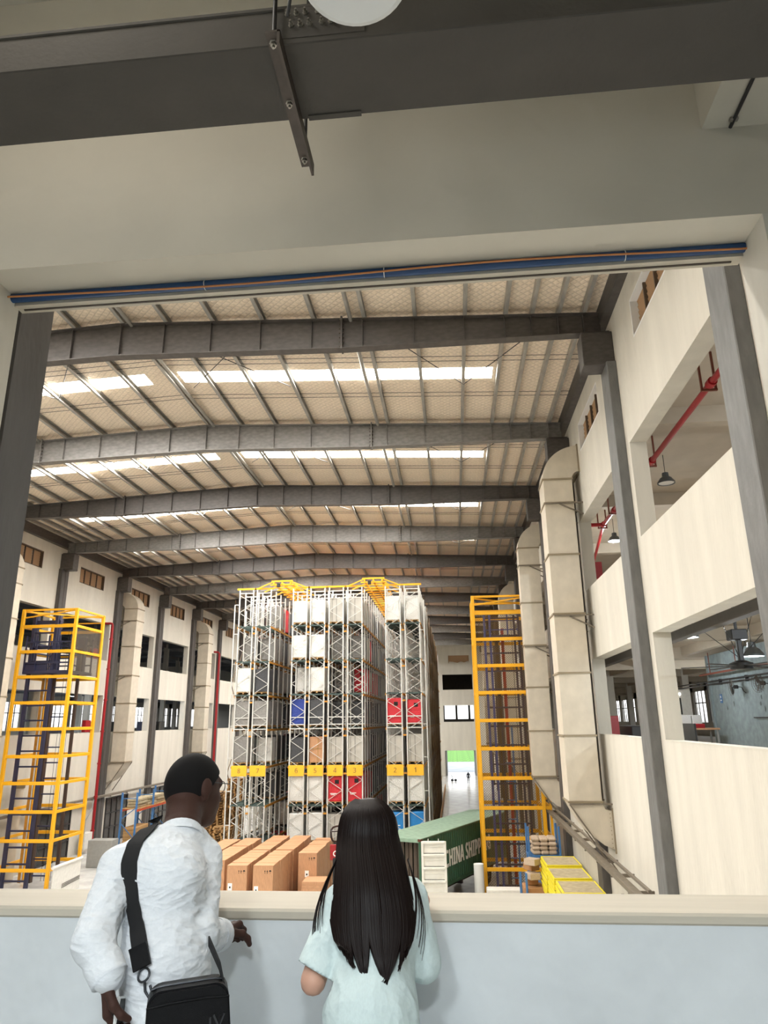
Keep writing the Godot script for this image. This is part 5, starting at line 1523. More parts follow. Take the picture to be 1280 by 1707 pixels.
# ---------------------------------------------------------------- people: tapered bones joined by a smooth minimum, meshed as surface nets
class Flesh:
	var caps: Array = []        # [a, b - a, 1 / |b - a|^2, ra, rb]
	var eggs: Array = []        # [centre, inverse basis, radii, smallest radius]
	var cuts: Array = []        # [normal, offset]: keeps dot(normal, p) < offset
	var k := 0.03
	var noise: FastNoiseLite
	var amp := 0.0
	var stretch := Vector3.ONE
	func bone(a: Vector3, b: Vector3, ra: float, rb: float) -> Flesh:
		caps.append([a, b - a, 1.0 / maxf((b - a).length_squared(), 1e-8), ra, rb, k])
		return self
	func egg(c: Vector3, r: Vector3, b := Basis.IDENTITY) -> Flesh:
		eggs.append([c, b.transposed(), r, minf(r.x, minf(r.y, r.z)), k])
		return self
	func cut(n: Vector3, through: Vector3, within := 9.0) -> Flesh:
		cuts.append([n.normalized(), n.normalized().dot(through), through, within * within])
		return self
	func at(p: Vector3) -> float:
		var d := 9.0
		for g in eggs:
			var q: Vector3 = g[1] * (p - g[0])
			var r: Vector3 = g[2]
			var k0 := (q / r).length()
			var k1 := (q / (r * r)).length()
			var e := k0 * (k0 - 1.0) / k1 if k1 > 1e-9 else -float(g[3])
			var k: float = g[4]
			var h := maxf(k - absf(d - e), 0.0) / k
			d = minf(d, e) - h * h * k * 0.25
		for c in caps:
			var w: Vector3 = p - c[0]
			var t := clampf(w.dot(c[1]) * c[2], 0.0, 1.0)
			var e: float = (w - c[1] * t).length() - lerpf(c[3], c[4], t)
			var k: float = c[5]
			var h := maxf(k - absf(d - e), 0.0) / k
			d = minf(d, e) - h * h * k * 0.25
		if amp != 0.0 and absf(d) < absf(amp) * 3.0:
			d += amp * pow(maxf(0.5 + 0.5 * noise.get_noise_3dv(p * stretch), 0.0), 4.0)
		for c in cuts:
			if c[3] > 9.0 or p.distance_squared_to(c[2]) < c[3]:
				d = maxf(d, p.dot(c[0]) - c[1])
		return d
	func grad(p: Vector3) -> Vector3:
		var e := 0.004
		return Vector3(at(p + Vector3(e, 0, 0)) - at(p - Vector3(e, 0, 0)), at(p + Vector3(0, e, 0)) - at(p - Vector3(0, e, 0)), at(p + Vector3(0, 0, e)) - at(p - Vector3(0, 0, e))).normalized()
	func mesh(lo: Vector3, hi: Vector3, cell: float) -> ArrayMesh:
		var B := 6
		var nb := Vector3i(((hi - lo) / (cell * B)).ceil())
		var nx := nb.x * B + 1
		var ny := nb.y * B + 1
		var nz := nb.z * B + 1
		var f := PackedFloat32Array()
		f.resize(nx * ny * nz)
		f.fill(1.0)
		var live: Array[Vector3i] = []
		var reach := cell * B * 0.87 + absf(amp) * 2.0 + k * 0.3 + cell
		for bx in nb.x:
			for by in nb.y:
				for bz in nb.z:
					var o := Vector3i(bx, by, bz) * B
					var d := at(lo + (Vector3(o) + Vector3(3, 3, 3)) * cell)
					if absf(d) < reach:
						live.append(o)
					elif d < 0.0:
						for x in range(o.x, o.x + B + 1):
							for y in range(o.y, o.y + B + 1):
								for z in range(o.z, o.z + B + 1):
									f[(x * ny + y) * nz + z] = -1.0
		var all_caps := caps
		var all_eggs := eggs
		for o in live:
			# only the bones that reach this block
			var mid := lo + (Vector3(o) + Vector3(3, 3, 3)) * cell
			var half := cell * B * 0.87 + k + absf(amp) * 2.0
			caps = []
			eggs = []
			for c in all_caps:
				var w: Vector3 = mid - c[0]
				var t := clampf(w.dot(c[1]) * c[2], 0.0, 1.0)
				if (w - c[1] * t).length() - maxf(c[3], c[4]) < half * 1.2:
					caps.append(c)
			for g in all_eggs:
				var r: Vector3 = g[2]
				if (mid - g[0]).length() - maxf(r.x, maxf(r.y, r.z)) < half * 1.2:
					eggs.append(g)
			for x in range(o.x, o.x + B + 1):
				for y in range(o.y, o.y + B + 1):
					for z in range(o.z, o.z + B + 1):
						f[(x * ny + y) * nz + z] = at(lo + Vector3(x, y, z) * cell)
		caps = all_caps
		eggs = all_eggs
		var st := [0, 1, nz, nz + 1, ny * nz, ny * nz + 1, ny * nz + nz, ny * nz + nz + 1]
		var edges := [[0, 1], [2, 3], [4, 5], [6, 7], [0, 2], [1, 3], [4, 6], [5, 7], [0, 4], [1, 5], [2, 6], [3, 7]]
		var corner: Array[Vector3] = []
		for i in 8:
			corner.append(Vector3(i >> 2, (i >> 1) & 1, i & 1))
		var id := {}
		var vs := PackedVector3Array()
		var ns := PackedVector3Array()
		for o in live:
			for x in range(o.x, o.x + B):
				for y in range(o.y, o.y + B):
					for z in range(o.z, o.z + B):
						var b := (x * ny + y) * nz + z
						var s := 0
						for i in 8:
							if f[b + st[i]] < 0.0:
								s += 1
						if s == 0 or s == 8:
							continue
						var sum := Vector3.ZERO
						var cnt := 0
						for e in edges:
							var fa := f[b + st[e[0]]]
							var fb := f[b + st[e[1]]]
							if (fa < 0.0) != (fb < 0.0):
								sum += corner[e[0]].lerp(corner[e[1]], fa / (fa - fb))
								cnt += 1
						id[b] = vs.size()
						vs.append(lo + (Vector3(x, y, z) + sum / cnt) * cell)
						var g := Vector3.ZERO
						for i in 8:
							g += (corner[i] * 2.0 - Vector3.ONE) * f[b + st[i]]
						ns.append(g.normalized())
		var ix := PackedInt32Array()
		var dirs := [[ny * nz, nz, 1], [nz, 1, ny * nz], [1, ny * nz, nz]]
		for b in id:
			for q in dirs:
				# the edge from this node along q[0]; its four cells
				var fa := f[b]
				var fb := f[b + q[0]]
				if (fa < 0.0) == (fb < 0.0):
					continue
				var c0: int = b
				var c1: int = b - q[1]
				var c2: int = b - q[1] - q[2]
				var c3: int = b - q[2]
				if not (id.has(c1) and id.has(c2) and id.has(c3)):
					continue
				if fa < 0.0:
					ix.append_array([id[c0], id[c2], id[c1], id[c0], id[c3], id[c2]])
				else:
					ix.append_array([id[c0], id[c1], id[c2], id[c0], id[c2], id[c3]])
		var a := []
		a.resize(Mesh.ARRAY_MAX)
		a[Mesh.ARRAY_VERTEX] = vs
		a[Mesh.ARRAY_NORMAL] = ns
		a[Mesh.ARRAY_INDEX] = ix
		var m := ArrayMesh.new()
		m.add_surface_from_arrays(Mesh.PRIMITIVE_TRIANGLES, a)
		return m

func folds(sd: int, freq: float) -> FastNoiseLite:
	var n := FastNoiseLite.new()
	n.seed = sd
	n.frequency = freq
	n.fractal_type = FastNoiseLite.FRACTAL_RIDGED
	n.fractal_octaves = 2
	return n

func head_flesh(f: Flesh, c: Vector3, face: Vector3, up: Vector3) -> Basis:
	var fw := face.normalized()
	var u := (up - fw * up.dot(fw)).normalized()
	var r := fw.cross(u)
	var b := Basis(r, u, -fw)
	f.egg(c, Vector3(0.077, 0.1, 0.098), b)
	f.egg(c + fw * 0.035 - u * 0.06, Vector3(0.058, 0.07, 0.062), b)
	f.egg(c + fw * 0.075 - u * 0.1, Vector3(0.028, 0.022, 0.024), b)
	for s in [-1.0, 1.0]:
		f.egg(c + fw * 0.064 - u * 0.035 + r * s * 0.034, Vector3(0.024, 0.02, 0.018), b)
		f.bone(c + fw * 0.086 + u * 0.018 + r * s * 0.018, c + fw * 0.078 + u * 0.016 + r * s * 0.045, 0.011, 0.009)
	f.bone(c + fw * 0.095 + u * 0.008, c + fw * 0.115 - u * 0.034, 0.009, 0.013)
	f.bone(c + fw * 0.09 - u * 0.064 - r * 0.018, c + fw * 0.09 - u * 0.064 + r * 0.018, 0.01, 0.01)
	return b

func ears(f: Flesh, c: Vector3, b: Basis) -> void:
	for s in [-1.0, 1.0]:
		var e: Vector3 = c + b.x * s * 0.077 - b.y * 0.012 + b.z * 0.01
		var t := b * Basis(Vector3.UP, -0.35 * s)
		f.egg(e + b.x * s * 0.006 + b.y * 0.006, Vector3(0.008, 0.03, 0.02), t)
		f.egg(e - b.y * 0.024 - b.z * 0.006, Vector3(0.008, 0.013, 0.01), t)

func hand_flesh(wrist: Vector3, along: Vector3, palm: Vector3, curl: float, thumb_side: float, s := 1.0) -> Flesh:
	# along runs from wrist to knuckles, palm is the way the palm faces
	var d := along.normalized()
	var n := (palm - d * palm.dot(d)).normalized()
	var x := d.cross(n) * thumb_side
	var f := Flesh.new()
	f.k = 0.007
	f.bone(wrist - d * 0.03 * s, wrist + d * 0.02 * s, 0.025 * s, 0.025 * s)
	for i in 4:
		f.bone(wrist + d * 0.015 * s + x * (0.012 - 0.008 * i) * s, wrist + d * 0.083 * s + x * (0.03 - 0.02 * i) * s, 0.017 * s, 0.0125 * s)
	var lens := [0.92, 1.0, 0.94, 0.76]
	for i in 4:
		var p := wrist + d * (0.088 - 0.004 * absf(i - 1.0)) * s + x * (0.03 - 0.02 * i) * s
		var a := curl * 0.5
		for j in 3:
			var dir := d * cos(a) + n * sin(a)
			var q: Vector3 = p + dir * [0.042, 0.027, 0.021][j] * lens[i] * s
			f.bone(p, q, (0.0098 - 0.0008 * j) * s, (0.009 - 0.0009 * j) * s)
			p = q
			a += curl
	var tp := wrist + d * 0.025 * s + x * 0.026 * s + n * 0.006 * s
	for j in 3:
		var dir := (d * 0.62 + x * (0.62 - 0.35 * j) + n * (0.35 + 0.25 * j * curl)).normalized()
		var q: Vector3 = tp + dir * [0.04, 0.03, 0.024][j] * s
		f.bone(tp, q, (0.0135 - 0.0015 * j) * s, (0.0115 - 0.0015 * j) * s)
		tp = q
	return f

func join(parts: Array) -> ArrayMesh:
	var v := PackedVector3Array()
	var n := PackedVector3Array()
	var ix := PackedInt32Array()
	for m: ArrayMesh in parts:
		var a := m.surface_get_arrays(0)
		var at := v.size()
		v.append_array(a[Mesh.ARRAY_VERTEX])
		n.append_array(a[Mesh.ARRAY_NORMAL])
		if a[Mesh.ARRAY_INDEX] == null or a[Mesh.ARRAY_INDEX].is_empty():
			for i in a[Mesh.ARRAY_VERTEX].size():
				ix.append(at + i)
		else:
			for i in a[Mesh.ARRAY_INDEX]:
				ix.append(at + i)
	var o := []
	o.resize(Mesh.ARRAY_MAX)
	o[Mesh.ARRAY_VERTEX] = v
	o[Mesh.ARRAY_NORMAL] = n
	o[Mesh.ARRAY_INDEX] = ix
	var r := ArrayMesh.new()
	r.add_surface_from_arrays(Mesh.PRIMITIVE_TRIANGLES, o)
	return r

func rib(path: PackedVector3Array, normals: PackedVector3Array, w: float, th: float) -> Geo:
	# flat band that lies on a surface along a path
	var g := Geo.new()
	var L: Array = []
	for i in path.size():
		var t := (path[mini(i + 1, path.size() - 1)] - path[maxi(i - 1, 0)]).normalized()
		var n := (normals[i] - t * normals[i].dot(t)).normalized()
		var s := t.cross(n) * w * 0.5
		L.append([path[i] - s, path[i] + s, path[i] + s + n * th, path[i] - s + n * th, n, s.normalized()])
	for i in L.size() - 1:
		g.tri(L[i][3], L[i + 1][3], L[i + 1][2], L[i][4], L[i + 1][4], L[i + 1][4])
		g.tri(L[i][3], L[i + 1][2], L[i][2], L[i][4], L[i + 1][4], L[i][4])
		g.quad(L[i][0], L[i + 1][0], L[i + 1][1], L[i][1], -L[i][4])
		g.quad(L[i][1], L[i + 1][1], L[i + 1][2], L[i][2], L[i][5])
		g.quad(L[i][0], L[i + 1][0], L[i + 1][3], L[i][3], -L[i][5])
	return g

func onto(f: Flesh, p: Vector3, way: Vector3, gap: float) -> Vector3:
	# slides a point along a direction until it touches the body
	var q := p - way * 0.25
	for i in 80:
		var d := f.at(q)
		if d < gap:
			break
		q += way * maxf(d - gap, 0.0008) * 0.8
		if q.distance_squared_to(p) > 0.09:
			return p
	return q

func man() -> void:
	var o := thing("person", "man in a white long sleeved shirt leaning on the parapet with a black shoulder bag", "person", Vector3(-0.82, 7.5, -2.1))
	var at := Transform3D(Basis.IDENTITY, -o.position)
	var hc := Vector3(-0.903, 8.992, -2.5)
	var neck := Vector3(-0.886, 8.86, -2.37)
	var sl := Vector3(-1.012, 8.79, -2.225)
	var sr := Vector3(-0.822, 8.785, -2.4)
	var el := Vector3(-0.99, 8.641, -2.05)
	var wl := Vector3(-0.927, 8.574, -2.02)
	var er := Vector3(-0.762, 8.612, -2.22)
	var wr := Vector3(-0.755, 8.57, -2.4)
	var chest := Vector3(-0.9, 8.74, -2.275)
	var waist := Vector3(-0.832, 8.55, -2.17)
	var hip := Vector3(-0.795, 8.39, -2.13)
	# bare body
	var f := Flesh.new()
	f.k = 0.025
	var hb := head_flesh(f, hc, Vector3(0.52, -0.13, -0.84), Vector3(-0.12, 0.97, 0.05))
	f.bone(hc - hb.y * 0.03 + hb.z * 0.025, neck, 0.056, 0.06)
	f.bone(neck, sl, 0.05, 0.045).bone(neck, sr, 0.05, 0.045)
	f.bone(chest, waist, 0.1, 0.09).bone(waist, hip, 0.09, 0.1)
	f.bone(sl, el, 0.042, 0.036).bone(el, wl, 0.036, 0.026)
	f.bone(sr, er, 0.042, 0.036).bone(er, wr, 0.036, 0.026)
	for s in [-0.08, 0.08]:
		var h: Vector3 = hip + Vector3(s, -0.03, 0)
		f.bone(h, h + Vector3(s * 0.2, -0.42, -0.05), 0.075, 0.052)
		f.bone(h + Vector3(s * 0.2, -0.42, -0.05), h + Vector3(s * 0.25, -0.8, 0.0), 0.05, 0.035)
		f.bone(h + Vector3(s * 0.25, -0.8, 0.0), h + Vector3(s * 0.35, -0.83, -0.13), 0.035, 0.028)
	var f2 := Flesh.new()
	f2.k = 0.02
	head_flesh(f2, hc, Vector3(0.52, -0.13, -0.84), Vector3(-0.12, 0.97, 0.05))
	f2.bone(hc - hb.y * 0.03 + hb.z * 0.025, neck, 0.056, 0.06)
	f2.k = 0.006
	ears(f2, hc, hb)
	var hr := hand_flesh(Vector3(-0.753, 8.57, -2.405), Vector3(0.12, 0.06, -0.9), Vector3(0.15, -1, 0.1), 1.5, -1.0, 0.95)
	var hl := hand_flesh(Vector3(-0.927, 8.57, -2.02), Vector3(0.02, -1.0, -0.25), Vector3(0.9, 0, -0.3), 0.8, 1.0, 0.95)
	var body := join([f.mesh(Vector3(-1.15, 7.48, -2.75), Vector3(-0.6, 8.9, -1.95), 0.013), f2.mesh(Vector3(-1.03, 8.82, -2.66), Vector3(-0.75, 9.12, -2.28), 0.0042), hr.mesh(Vector3(-0.86, 8.48, -2.55), Vector3(-0.66, 8.65, -2.36), 0.0035), hl.mesh(Vector3(-1.02, 8.35, -2.2), Vector3(-0.8, 8.62, -1.93), 0.0035)])
	put("body", body, M.skin_dark, o, at)
	# close cropped hair
	var h := Flesh.new()
	h.k = 0.01
	h.egg(hc + hb.y * 0.004, Vector3(0.083, 0.106, 0.104), hb)
	h.cut(-(hb.y * 0.74 + hb.z * 0.67), hc - hb.y * 0.026 + hb.z * 0.012)
	put("hair", h.mesh(hc - Vector3(0.14, 0.14, 0.14), hc + Vector3(0.14, 0.14, 0.14), 0.0045), M.hair_short, o, at, "close cropped black hair")
	# shirt
	var s := Flesh.new()
	s.k = 0.05
	s.noise = folds(4, 9.0)
	s.stretch = Vector3(0.55, 1.5, 0.9)
	s.amp = -0.0042
	var yaw := Basis(Vector3.UP, -0.72)
	s.egg(chest + Vector3(0, 0.01, 0), Vector3(0.165, 0.115, 0.108), yaw * Basis(Vector3.RIGHT, 0.35))
	s.bone(neck + Vector3(0.0, -0.02, 0.02), chest, 0.062, 0.1)
	s.bone(chest, waist, 0.116, 0.11).bone(waist, hip, 0.11, 0.118).bone(hip, hip + Vector3(0.01, -0.14, 0), 0.118, 0.125)
	s.bone(neck + Vector3(-0.02, -0.02, 0.02), sl, 0.055, 0.058).bone(neck + Vector3(0.02, -0.02, -0.01), sr, 0.055, 0.056)
	s.k = 0.016
	s.bone(sl, el, 0.06, 0.054).bone(el, wl, 0.052, 0.042)
	s.bone(sr, er, 0.062, 0.056).bone(er, wr, 0.055, 0.041)
	s.k = 0.05
	var nk := (hc - hb.y * 0.03 + hb.z * 0.025 - neck).normalized()
	s.cut(Vector3(0.05, -1, 0.0), hip + Vector3(0, -0.2, 0))
	s.cut((nk + Vector3(0, 0.3, 0.1)).normalized(), neck + Vector3(-0.005, 0.022, 0.014))
	put("shirt", s.mesh(Vector3(-1.16, 8.17, -2.62), Vector3(-0.6, 8.98, -1.92), 0.0062), M.shirt, o, at, "creased white long sleeved shirt")
	for q in [[el, wl, 0.0475], [er, wr, 0.0455]]:
		var d: Vector3 = (q[1] - q[0]).normalized()
		put("cuff", Geo.new().tube(PackedVector3Array([q[1] - d * 0.045, q[1] - d * 0.03, q[1] + d * 0.01, q[1] + d * 0.012]), [q[2] + 0.002, q[2] + 0.003, q[2] + 0.001, q[2] - 0.012], 22).mesh(), M.shirt, o, at)
	put("collar", Geo.new().tube(PackedVector3Array([neck - nk * 0.02 + Vector3(0, 0.0, 0.004), neck - nk * 0.002 + Vector3(0, 0.0, 0.006), neck + nk * 0.014 + Vector3(0, 0, 0.007)]), [0.074, 0.07, 0.067], 28, false).mesh(), M.shirt, o, at)
	# stitched yoke and back seams
	for line in [[Vector3(-1.0, 8.775, -2.0), Vector3(-0.79, 8.745, -2.1)]]:
		var pts := PackedVector3Array()
		var nr := PackedVector3Array()
		for i in 13:
			var p := onto(s, line[0].lerp(line[1], i / 12.0), Vector3(0, 0.05, -1).normalized(), 0.0005)
			pts.append(p)
			nr.append(s.grad(p))
		put("seam", rib(pts, nr, 0.004, 0.0016).mesh(), M.shirt, o, at)
	# trousers and shoes
	var tr := Flesh.new()
	tr.k = 0.03
	tr.egg(hip + Vector3(0, -0.1, 0), Vector3(0.125, 0.13, 0.11), yaw)
	var sh := Flesh.new()
	sh.k = 0.02
	for q in [-0.08, 0.08]:
		var h0: Vector3 = hip + Vector3(q, -0.08, 0)
		tr.bone(h0, h0 + Vector3(q * 0.2, -0.38, -0.05), 0.088, 0.068)
		tr.bone(h0 + Vector3(q * 0.2, -0.38, -0.05), h0 + Vector3(q * 0.25, -0.73, 0.0), 0.066, 0.055)
		sh.bone(Vector3(h0.x + q * 0.25, 7.545, h0.z + 0.03), Vector3(h0.x + q * 0.35, 7.54, h0.z - 0.14), 0.044, 0.038)
	put("trousers", tr.mesh(Vector3(-1.05, 7.5, -2.4), Vector3(-0.55, 8.44, -1.9), 0.014), M.trousers, o, at)
	sh.cut(Vector3.DOWN, Vector3(0, 7.503, 0))
	put("shoe", sh.mesh(Vector3(-1.05, 7.48, -2.45), Vector3(-0.55, 7.62, -1.95), 0.01), M.rubber, o, at)
	# wire rimmed glasses: the temple at the ear
	var gl := Geo.new()
	for q in [-1.0, 1.0]:
		gl.rod(hc + hb.x * 0.08 * q + hb.z * 0.0 + hb.y * 0.012, hc + hb.x * 0.07 * q - hb.z * 0.1 + hb.y * 0.012, 0.0016, 5)
		gl.ring(hc + hb.x * 0.03 * q - hb.z * 0.1 + hb.y * 0.004, hb.z, 0.019, 0.0014, 18, 5)
	put("glasses", gl.mesh(), M.gunmetal, o, at)
	# white phone held in the lowered hand
	var ph := thing("phone", "white phone held in the man's lowered hand", "phone")
	part("case", Geo.new().bevel(Vector3(-0.9, 8.45, -2.045), Vector3(0.012, 0.13, 0.066), 0.004, Basis(Vector3.RIGHT, -0.3)), M.white_print, ph)
	part("screen", Geo.new().box(Vector3(-0.8932, 8.45, -2.045), Vector3(0.001, 0.12, 0.058), Basis(Vector3.RIGHT, -0.3)), M.dark_glass, ph)
	# bag with its strap
	var b := thing("shoulder_bag", "black shoulder bag with a broad strap on the man's back", "bag")
	var bx := Transform3D(Basis(Vector3.UP, 0.36) * Basis(Vector3.BACK, 0.05), Vector3(-0.685, 8.478, -1.965))
	var poly := PackedVector2Array()
	for q in [[0.098, 0.1, 0.035, 0.0], [-0.098, 0.1, 0.035, 0.5], [-0.105, -0.1, 0.02, 1.0], [0.105, -0.1, 0.02, 1.5]]:
		for i in 6:
			var a: float = PI * (q[3] + 0.1 * i)
			poly.append(Vector2(q[0] - signf(q[0]) * q[2] + cos(a) * q[2], q[1] - signf(q[1]) * q[2] + sin(a) * q[2]))
	part("body", Geo.new().prism(poly, -0.035, 0.03, bx), M.leather, b)
	var inner := PackedVector2Array()
	for p in poly:
		inner.append(p * 0.96)
	part("front_panel", Geo.new().prism(inner, 0.03, 0.037, bx), M.leather, b)
	var zp := PackedVector3Array()
	for i in range(-8, 9):
		zp.append(bx * Vector3(0.011 * i, 0.101 - 0.00000002 * pow(i, 6), 0.0))
	part("zip", Geo.new().tube(zp, 0.0035, 6), M.gunmetal, b)
	part("piping", Geo.new().tube(PackedVector3Array([bx * Vector3(-0.098, 0.068, 0.036), bx * Vector3(-0.04, 0.073, 0.038), bx * Vector3(0.04, 0.073, 0.038), bx * Vector3(0.098, 0.068, 0.036)]), 0.0028, 6), M.leather, b)
	part("pocket_seam", Geo.new().tube(PackedVector3Array([bx * Vector3(-0.1, -0.03, 0.036), bx * Vector3(0.1, -0.03, 0.036)]), 0.002, 6), M.leather, b)
	var lo := Geo.new()
	for q in [[Vector2(0.052, 0.03), Vector2(0.052, -0.002), 0.005], [Vector2(0.052, -0.002), Vector2(0.07, -0.002), 0.005], [Vector2(0.06, 0.034), Vector2(0.073, 0.006), 0.005], [Vector2(0.073, 0.006), Vector2(0.086, 0.034), 0.004]]:
		lo.bar(bx * Vector3(q[0].x, q[0].y, 0.0385), bx * Vector3(q[1].x, q[1].y, 0.0385), q[2], 0.003, bx.basis.z)
	part("monogram", lo, M.emboss, b, "raised two letter monogram")
	var sp := PackedVector3Array()
	var sn := PackedVector3Array()
	var key: Array[Vector3] = [Vector3(-0.945, 8.915, -2.3), Vector3(-0.965, 8.868, -2.19), Vector3(-0.96, 8.82, -2.14), Vector3(-0.93, 8.734, -2.09), Vector3(-0.895, 8.675, -2.06), Vector3(-0.855, 8.612, -2.03)]
	for i in key.size() - 1:
		for j in 6:
			var p := key[i].lerp(key[i + 1], j / 6.0)
			var q := onto(s, p, Vector3(0, -0.25, -1).normalized(), 0.004)
			sp.append(q)
			sn.append(s.grad(q))
	part("strap", rib(sp, sn, 0.046, 0.004), M.webbing, b)
	var en: Vector3 = sn[sn.size() - 1]
	var e0: Vector3 = sp[sp.size() - 1] + en * 0.006
	var e1 := e0 + Vector3(0.018, -0.035, 0.014)
	part("strap_tab", rib(PackedVector3Array([e0 + Vector3(-0.006, 0.014, 0), e0, e1]), PackedVector3Array([en, en, en]), 0.05, 0.007), M.leather, b)
	part("ring", Geo.new().ring(e1 + Vector3(0.006, -0.014, 0.006), en, 0.016, 0.003, 16, 6), M.gunmetal, b)
	part("snap_hook", Geo.new().tube(PackedVector3Array([e1 + Vector3(0.01, -0.03, 0.006), e1 + Vector3(0.014, -0.05, 0.008), e1 + Vector3(0.026, -0.062, 0.012), e1 + Vector3(0.034, -0.05, 0.012), e1 + Vector3(0.026, -0.036, 0.008)]), 0.0035, 6), M.gunmetal, b)
	part("loop", Geo.new().tube(PackedVector3Array([e1 + Vector3(0.028, -0.06, 0.012), bx * Vector3(-0.09, 0.07, 0.0)]), 0.004, 6), M.webbing, b)
	part("strap_end", rib(PackedVector3Array([bx * Vector3(0.085, 0.08, 0.0), bx * Vector3(0.075, 0.12, -0.02), bx * Vector3(0.05, 0.16, -0.1)]), PackedVector3Array([bx.basis.x, bx.basis.x, bx.basis.x]), 0.03, 0.004), M.webbing, b)

func woman() -> void:
	var o := thing("person", "woman with very long dark hair in a pale mint t-shirt leaning on the parapet", "person", Vector3(-0.26, 7.5, -2.28))
	var at := Transform3D(Basis.IDENTITY, -o.position)
	var hc := Vector3(-0.303, 8.845, -2.56)
	var neck := Vector3(-0.282, 8.745, -2.47)
	var sl := Vector3(-0.372, 8.655, -2.41)
	var sr := Vector3(-0.165, 8.665, -2.45)
	var el := Vector3(-0.437, 8.482, -2.3)
	var wl := Vector3(-0.405, 8.66, -2.54)
	var er := Vector3(-0.125, 8.5, -2.42)
	var wr := Vector3(-0.14, 8.64, -2.58)
	var chest := Vector3(-0.268, 8.6, -2.4)
	var waist := Vector3(-0.268, 8.41, -2.29)
	var hip := Vector3(-0.262, 8.27, -2.25)
	var f := Flesh.new()
	f.k = 0.025
	var hb := head_flesh(f, hc, Vector3(-0.8, -0.12, -0.6), Vector3(0.02, 1, 0.05))
	f.bone(hc - hb.y * 0.03 + hb.z * 0.02, neck, 0.048, 0.05)
	f.bone(neck, sl, 0.042, 0.036).bone(neck, sr, 0.042, 0.036)
	f.bone(chest, waist, 0.09, 0.085).bone(waist, hip, 0.085, 0.1)
	f.bone(sl, el, 0.036, 0.031).bone(el, wl, 0.032, 0.022)
	f.bone(sr, er, 0.036, 0.031).bone(er, wr, 0.032, 0.022)
	for s in [-0.075, 0.075]:
		var h: Vector3 = hip + Vector3(s, -0.03, 0)
		f.bone(h, h + Vector3(s * 0.1, -0.36, -0.04), 0.07, 0.046)
		f.bone(h + Vector3(s * 0.1, -0.36, -0.04), h + Vector3(s * 0.1, -0.69, 0.0), 0.045, 0.03)
		f.bone(h + Vector3(s * 0.1, -0.69, 0.0), h + Vector3(s * 0.2, -0.71, -0.12), 0.03, 0.025)
	var f2 := Flesh.new()
	f2.k = 0.02
	head_flesh(f2, hc, Vector3(-0.8, -0.12, -0.6), Vector3(0.02, 1, 0.05))
	f2.bone(hc - hb.y * 0.03 + hb.z * 0.02, neck, 0.048, 0.05)
	f2.k = 0.006
	ears(f2, hc, hb)
	var hl := hand_flesh(wl, Vector3(0.1, 0.8, -0.4), Vector3(0.9, 0.1, -0.2), 0.6, 1.0, 0.82)
	var hr := hand_flesh(wr, Vector3(-0.5, 0.1, -0.6), Vector3(0, -1, 0), 0.45, 1.0, 0.82)
	var body := join([f.mesh(Vector3(-0.55, 7.48, -2.75), Vector3(0.05, 8.78, -2.05), 0.012), f2.mesh(hc - Vector3(0.15, 0.17, 0.15), hc + Vector3(0.15, 0.13, 0.16), 0.0042), hl.mesh(wl - Vector3(0.1, 0.06, 0.16), wl + Vector3(0.12, 0.17, 0.1), 0.0034), hr.mesh(wr - Vector3(0.16, 0.09, 0.18), wr + Vector3(0.1, 0.09, 0.07), 0.0034)])
	put("body", body, M.skin_fair, o, at)
	var s := Flesh.new()
	s.k = 0.045
	s.noise = folds(9, 7.0)
	s.stretch = Vector3(1.0, 0.8, 0.9)
	s.amp = -0.005
	s.egg(chest + Vector3(0, 0.015, 0.005), Vector3(0.152, 0.11, 0.1), Basis(Vector3.UP, -0.15) * Basis(Vector3.RIGHT, 0.35))
	s.bone(neck + Vector3(0, -0.04, 0.015), chest, 0.06, 0.1)
	s.bone(chest, waist, 0.112, 0.124).bone(waist, hip, 0.124, 0.14).bone(hip, hip + Vector3(0, -0.1, 0), 0.14, 0.145)
	s.bone(neck + Vector3(0, -0.03, 0.01), sl, 0.048, 0.056).bone(neck + Vector3(0, -0.03, 0.01), sr, 0.048, 0.056)
	s.k = 0.018
	s.bone(sl, el, 0.056, 0.06).bone(sr, er, 0.055, 0.055)
	s.k = 0.045
	s.cut(Vector3.DOWN, hip + Vector3(0, -0.16, 0))
	var nk := (hc - neck).normalized()
	s.cut(nk, neck + Vector3(0, -0.01, 0))
	s.cut(Vector3(-0.42, -0.85, 0.3), el + Vector3(0.008, 0.022, -0.006), 0.085)
	put("t_shirt", s.mesh(Vector3(-0.56, 8.1, -2.62), Vector3(0.06, 8.78, -2.05), 0.0062), M.tee, o, at, "pale mint t-shirt with loose sleeves")
	var tr := Flesh.new()
	tr.k = 0.03
	for q in [-0.075, 0.075]:
		var h0: Vector3 = hip + Vector3(q, -0.06, 0)
		tr.bone(h0, h0 + Vector3(q * 0.1, -0.34, -0.04), 0.09, 0.062).bone(h0 + Vector3(q * 0.1, -0.34, -0.04), h0 + Vector3(q * 0.1, -0.64, 0), 0.06, 0.05)
	put("trousers", tr.mesh(Vector3(-0.5, 7.5, -2.5), Vector3(0, 8.32, -2.05), 0.014), M.trousers, o, at)
	# glasses seen past the hair
	var gl := Geo.new()
	for q in [-1.0, 1.0]:
		gl.rod(hc + hb.x * 0.079 * q + hb.y * 0.012, hc + hb.x * 0.07 * q - hb.z * 0.108 + hb.y * 0.012, 0.0028, 6)
		var c: Vector3 = hc + hb.x * 0.036 * q - hb.z * 0.118 + hb.y * 0.0
		var pts := PackedVector3Array()
		for i in 25:
			var a := TAU * i / 24.0
			pts.append(c + hb.x * signf(cos(a)) * pow(absf(cos(a)), 0.7) * 0.029 + hb.y * signf(sin(a)) * pow(absf(sin(a)), 0.7) * 0.024)
		gl.tube(pts, 0.0034, 6, false)
